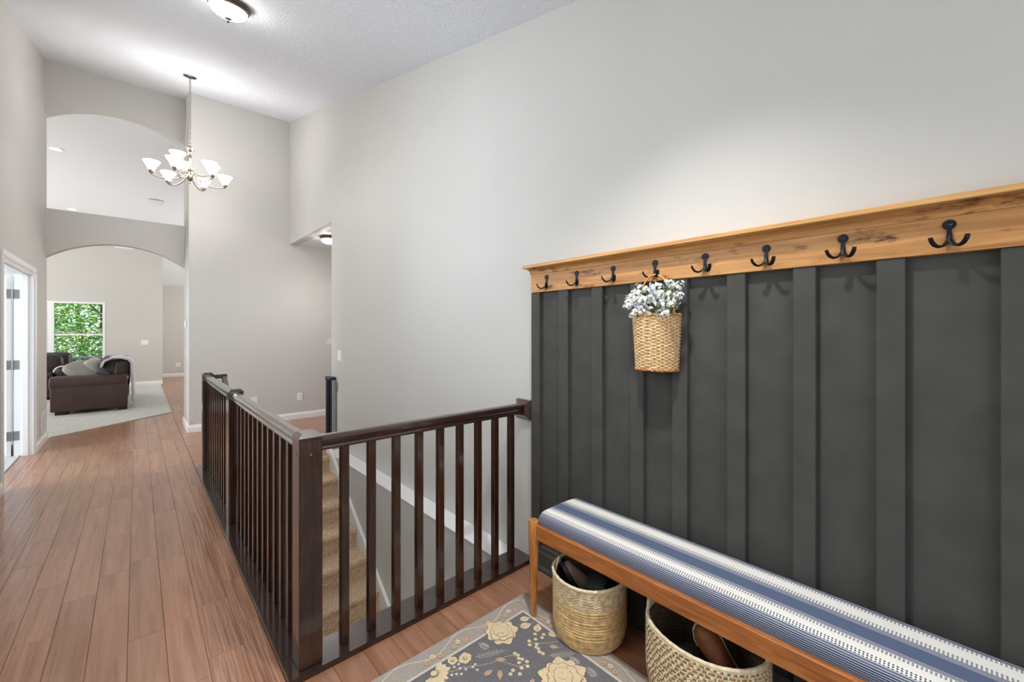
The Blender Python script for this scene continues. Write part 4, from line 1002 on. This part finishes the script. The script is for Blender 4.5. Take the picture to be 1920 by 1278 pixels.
leaf((1.330, 1.425), (1.382, 1.405), .020, jag=.12); leaf((1.366, 1.352), (1.408, 1.384), .019, jag=.12); leaf((1.362, 1.462), (1.408, 1.440), .017, jag=.1); leaf((1.400, 1.312), (1.412, 1.270), .014); leaf((1.330, 1.100), (1.366, 1.070), .014, 'rug_peach')
for c_ in ((1.35, 1.347), (1.377, 1.319), (1.357, 1.31), (1.329, 1.323), (1.3, 1.334), (1.286, 1.316), (1.311, 1.298), (1.297, 1.288), (1.298, 1.276), (1.289, 1.26), (1.293, 1.243)): berry(c_)
for c_ in ((1.204, 1.324), (1.208, 1.308), (1.198, 1.293), (1.206, 1.28), (1.184, 1.275), (1.212, 1.257), (1.197, 1.238), (1.173, 1.248), (1.139, 1.263), (1.119, 1.256), (1.147, 1.231)): berry(c_)
for c_ in ((.992, 1.437), (.984, 1.415), (.97, 1.437), (.999, 1.396), (1.028, 1.385), (1.043, 1.39), (1.032, 1.362), (.945, 1.441), (.92, 1.434), (.957, 1.401), (.972, 1.388), (.94, 1.41), (.90, 1.40)): berry(c_, .0062, 'rug_ivory')
for p, q in (((1.122, 1.354), (1.154, 1.322)), ((1.343, 1.253), (1.371, 1.22)), ((1.036, 1.322), (1.079, 1.32)), ((1.1, 1.301), (1.07, 1.263)), ((1.17, 1.18), (1.13, 1.15))): leaf(p, q, .010, 'rug_peach')
for p, q in (((1.065, 1.42), (1.191, 1.362)), ((1.304, 1.216), (1.402, 1.15)), ((1.366, 1.157), (1.359, 1.102)), ((1.125, 1.475), (1.137, 1.418)), ((1.376, 1.074), (1.359, 1.016)), ((1.05, 1.24), (1.12, 1.18))): fern(p, q)
vine([(1.02, 1.40), (1.06, 1.37), (1.10, 1.35), (1.14, 1.345), (1.18, 1.33), (1.20, 1.31)]); vine([(1.12, 1.35), (1.15, 1.30), (1.17, 1.26), (1.20, 1.25)]); vine([(1.30, 1.32), (1.33, 1.29), (1.37, 1.26), (1.39, 1.25)]); vine([(.93, 1.44), (.96, 1.42), (1.0, 1.41), (1.03, 1.38)])
vine([(1.33, 1.44), (1.37, 1.42), (1.40, 1.40)])
rq = random.Random(11)
for (x, y, R) in ((.36, 1.30, .085), (.62, 1.05, .09), (.98, .72, .10), (.30, .70, .09), (.66, .42, .09), (1.20, .42, .095), (.28, .10, .09), (.90, .02, .10), (1.24, -.22, .09), (.50, -.40, .09), (.95, -.58, .08)):
    bloom((x, y), R, 9, rq.uniform(0, 6))
    for k in range(6):
        a = rq.uniform(0, 6.28); p = (x+math.cos(a)*R*1.3, y+math.sin(a)*R*1.3); leaf(p, (p[0]+math.cos(a)*.045, p[1]+math.sin(a)*.045), .013, 'rug_cream' if k % 2 else 'rug_peach')
    for k in range(8):
        a = rq.uniform(0, 6.28); d = R*rq.uniform(1.45, 1.9); berry((x+math.cos(a)*d, y+math.sin(a)*d))
# braid winding along the border, with small blossoms
def braid(pts, step=.011):
    m_ = MB(); P = [Vector(p) for p in pts]; i = 0; carry = 0; sg = 1
    for a, b2_ in zip(P[:-1], P[1:]):
        d = b2_-a; ln_ = d.length; u = d.normalized(); e = Vector((-u.y, u.x)); t = carry
        while t < ln_:
            c_ = a+u*t
            flat(m_, leafpts(c_-u*.006-e*sg*.0035, c_+u*.006+e*sg*.0035, .0026, 4), .0074+(.0007 if sg > 0 else 0)); sg = -sg; t += step*.55
        carry = t-ln_
    m_.build('braid', 'rug_ivory', rg)
top = [(x, 1.562+.026*math.cos((x-.79)*2*PI/.305)) for x in [RX0+.05+.02*i for i in range(int((RX1-.05-RX0-.05)/.02)+1)]]
braid(top); braid([(1.465+.018*math.cos((y-1.0)*2*PI/.305), y) for y in [1.56-.02*i for i in range(90)]])
for x in (.62, .93, 1.06, 1.235, 1.36):
    for dx in (-.03, 0, .03): bloom((x+dx, 1.530+.012*math.cos(dx*60)), .013, 5, dx*20, layers=1, mat='rug_cream' if dx == 0 else 'rug_peach')
for y in (1.36, 1.01, .86):
    for dy in (-.03, 0, .03): bloom((1.443+.008*math.cos(dy*60), y+dy), .012, 5, dy*20, layers=1, mat='rug_cream' if dy == 0 else 'rug_peach')

# ================================================================== LIVING ROOM FURNITURE
def pillow(m_, c, sx, sy, sz, n=12, e=.45):
    vs = []
    for i in range(n+1):
        for k in range(2*n):
            th = -PI/2+PI*i/n; ph = 2*PI*k/(2*n)
            f_ = lambda v, q: math.copysign(abs(v)**q, v)
            vs.append((c[0]+sx*f_(math.cos(th), e)*f_(math.cos(ph), e), c[1]+sy*f_(math.cos(th), e)*f_(math.sin(ph), e), c[2]+sz*f_(math.sin(th), e)))
    m_.add(vs, [(i*2*n+k, i*2*n+(k+1) % (2*n), (i+1)*2*n+(k+1) % (2*n), (i+1)*2*n+k) for i in range(n) for k in range(2*n)]); return m_
Z2 = .010
sf = thing('sofa', 'dark brown leather sofa seen from its rolled arm', 'sofa', (-1.045, 9.98, Z2))
def P_(m_, nm, mat, par, sm=50): return m_.build(nm, mat, par, smooth=sm, origin=(0, 0, 0))
P_(MB().cbox(.03, .90, .10, 2.10, .06, .42, .03, seg=3), 'seat_base', 'leather_brown', sf)
for y0, y1, yc in ((0, .24, .115), (2.0, 2.24, 2.125)):
    a_ = MB().cbox(0, .925, y0+.012, y1-.012, .05, .46, .02, seg=3); P_(a_, 'arm_panel', 'leather_brown', sf)
    a_ = MB(); a_.tube([(-.012, yc, .51), (.0, yc, .51), (.45, yc, .513), (.90, yc, .51), (.925, yc, .505)], [.09, .118, .12, .118, .085], 24); P_(a_, 'rolled_arm', 'leather_brown', sf)
P_(MB().cbox(.74, .95, .13, 2.10, .38, .86, .07, seg=4), 'backrest', 'leather_dark', sf)
for i in range(3):
    y0 = .25+.59*i
    P_(MB().cbox(.04, .68, y0, y0+.585, .40, .53, .04, seg=3), 'seat_cushion', 'leather_brown', sf)
    P_(pillow(MB(), (.66, y0+.29, .70), .12, .29, .18), 'back_cushion', 'leather_dark', sf)
for x in (.05, .80):
    for y in (.03, 2.10):
        P_(MB().cbox(x, x+.12 if x > .5 else x+.16, y, y+.11, 0, .065, .008), 'foot', 'foot_black', sf)
def cushion(lab, mat, loc, rot, s):
    m_ = pillow(MB(), (0, 0, 0), *s); o = m_.build('throw_pillow', mat, None, smooth=60, origin=(0, 0, 0)); o.location = loc; o.rotation_euler = rot; return tag(o, lab, 'pillow')
cushion('grey green throw pillow leaning on the sofa arm', 'pillow_grey', (-.70, 10.33, .69), (math.radians(20), math.radians(40), math.radians(-20)), (.21, .21, .065))
cushion('cream throw pillow behind the grey one on the sofa', 'pillow_cream', (-.52, 10.52, .72), (math.radians(18), math.radians(52), math.radians(-5)), (.20, .20, .06))
cushion('dark brown and blue pillow at the sofa back corner', 'leather_dark', (-.285, 10.26, .76), (math.radians(80), math.radians(10), math.radians(-16)), (.17, .15, .07))
cushion('small blue pillow edge beside the dark brown one', 'pillow_blue', (-.40, 10.27, .71), (math.radians(75), math.radians(18), math.radians(-16)), (.10, .11, .05))
# throw over the sofa back
tb = thing('throw_blanket', 'white throw blanket draped over the end of the sofa back', 'blanket', (-1.045, 9.98, Z2))
pr = [(.60, .74), (.63, .83), (.72, .885), (.84, .890), (.93, .865), (.968, .80), (.978, .58), (.984, .36), (.988, .12)]
vs = []; nn = 12
for j in range(nn+1):
    y = .125+.50*j/nn
    for i, (x, z) in enumerate(pr): vs.append((x+.012*math.sin(j*1.9+i*.6)*(i > 3), y, z+.012*math.sin(j*1.3+i)))
q = len(pr); m_ = MB(); m_.add(vs, [(j*q+i, j*q+i+1, (j+1)*q+i+1, (j+1)*q+i) for j in range(nn) for i in range(q-1)])
o = P_(m_, 'drape', 'throw_white', tb); md = o.modifiers.new('thick', 'SOLIDIFY'); md.thickness = .03; md.offset = 1
# armchair behind
ac = thing('armchair', 'dark leather armchair with rounded arm below the window', 'armchair', (-1.02, 12.30, Z2))
P_(MB().cbox(-.95, -.06, .05, .85, .04, .44, .05, seg=3), 'seat_base', 'leather_dark', ac)
P_(MB().cbox(-.93, -.02, .62, .92, .30, .92, .09, seg=4), 'backrest', 'leather_dark', ac)
P_(pillow(MB(), (-.48, .58, .66), .36, .13, .24), 'back_cushion', 'leather_dark', ac)
for x in (-.10, -.86):
    a_ = MB().cbox(x-.09, x+.09, .02, .80, .04, .56, .06, seg=3); a_.tube([(x, .0, .55), (x, .03, .55), (x, .40, .58), (x, .82, .60)], [.08, .105, .11, .09], 20); P_(a_, 'arm', 'leather_dark', ac)
P_(MB().cbox(-.74, -.22, .02, .62, .42, .54, .04, seg=3), 'seat_cushion', 'leather_dark', ac)
for x in (-.9, -.14):
    for y in (.1, .75): P_(MB().cbox(x-.03, x+.05, y, y+.06, 0, .05, .006), 'foot', 'foot_black', ac)
m_ = MB(); m_.tube([(-.10-.113*math.cos(a), -.008, .55+.113*math.sin(a)) for a in [PI*i/12 for i in range(13)]]+[(.013, -.008, .2)], .012, 8)
o = tag(m_.build('arm_cover', 'throw_white', None, smooth=60, origin=(0, 0, 0)), 'white cover edge over the rounded armchair arm', 'cover'); o.location = (-1.02, 12.30, Z2)

# ================================================================== ORCHID IN THE SIDE HALL
ct = thing('console_table', 'narrow white console table tucked in the side hall', 'table', (2.25, 5.75, 0))
P_(MB().cbox(-.16, .34, -.18, .18, .70, .73, .004), 'table_top', 'trim_white', ct)
for x in (-.13, .31):
    for y in (-.15, .15): P_(MB().cbox(x-.018, x+.018, y-.018, y+.018, 0, .70, .003), 'leg', 'trim_white', ct)
oc = thing('orchid_plant', 'white orchid peeking past the wall edge above the safety gate', 'plant', (2.18, 5.82, .73))
P_(MB().lathe([(.0001, 0), (.05, 0), (.065, .10), (.068, .11), (.060, .11), (.055, .09), (.0001, .09)], 24), 'pot', 'terracotta_white', oc)
for tip, p1 in (((-.205, .19, .51), (-.02, .05, .50)), ((-.20, .05, .245), (-.05, .0, .28))):
    P_(MB().tube([(0, 0, .09), (p1[0]*.3, p1[1]*.3, .30 if tip[2] > .3 else .2), p1, tip], .003, 6), 'stem', 'stem_green', oc)
for q in range(4):
    a = q*1.6+.4; m_ = MB(); d = Vector((math.cos(a), math.sin(a), 0)); e = Vector((-d.y, d.x, 0)); c0 = Vector((0, 0, .10))
    m_.add([(c0)[:], (c0+d*.07+e*.025+Vector((0, 0, .06)))[:], (c0+d*.16+Vector((0, 0, .04)))[:], (c0+d*.07-e*.025+Vector((0, 0, .06)))[:]], [(0, 1, 2, 3)]); P_(m_, 'leaf', 'stem_green', oc, 0)
for c_, s_ in (((-.205, .19, .51), .045), ((-.185, .15, .525), .04), ((-.17, .18, .49), .04), ((-.20, .05, .245), .028), ((-.15, .12, .54), .045)):
    m_ = MB()
    for q in range(5):
        a = q*2*PI/5+.3; d = Vector((math.cos(a)*.8, -.25, math.sin(a))).normalized(); e = Vector((0, -1, 0)).cross(d).normalized(); c0 = Vector(c_)
        m_.add([c0[:], (c0+d*s_*.55+e*s_*.42+Vector((0, -.006, 0)))[:], (c0+d*s_)[:], (c0+d*s_*.55-e*s_*.42+Vector((0, -.006, 0)))[:]], [(0, 1, 2, 3)])
    P_(m_, 'blossom', 'petal_white', oc, 0)
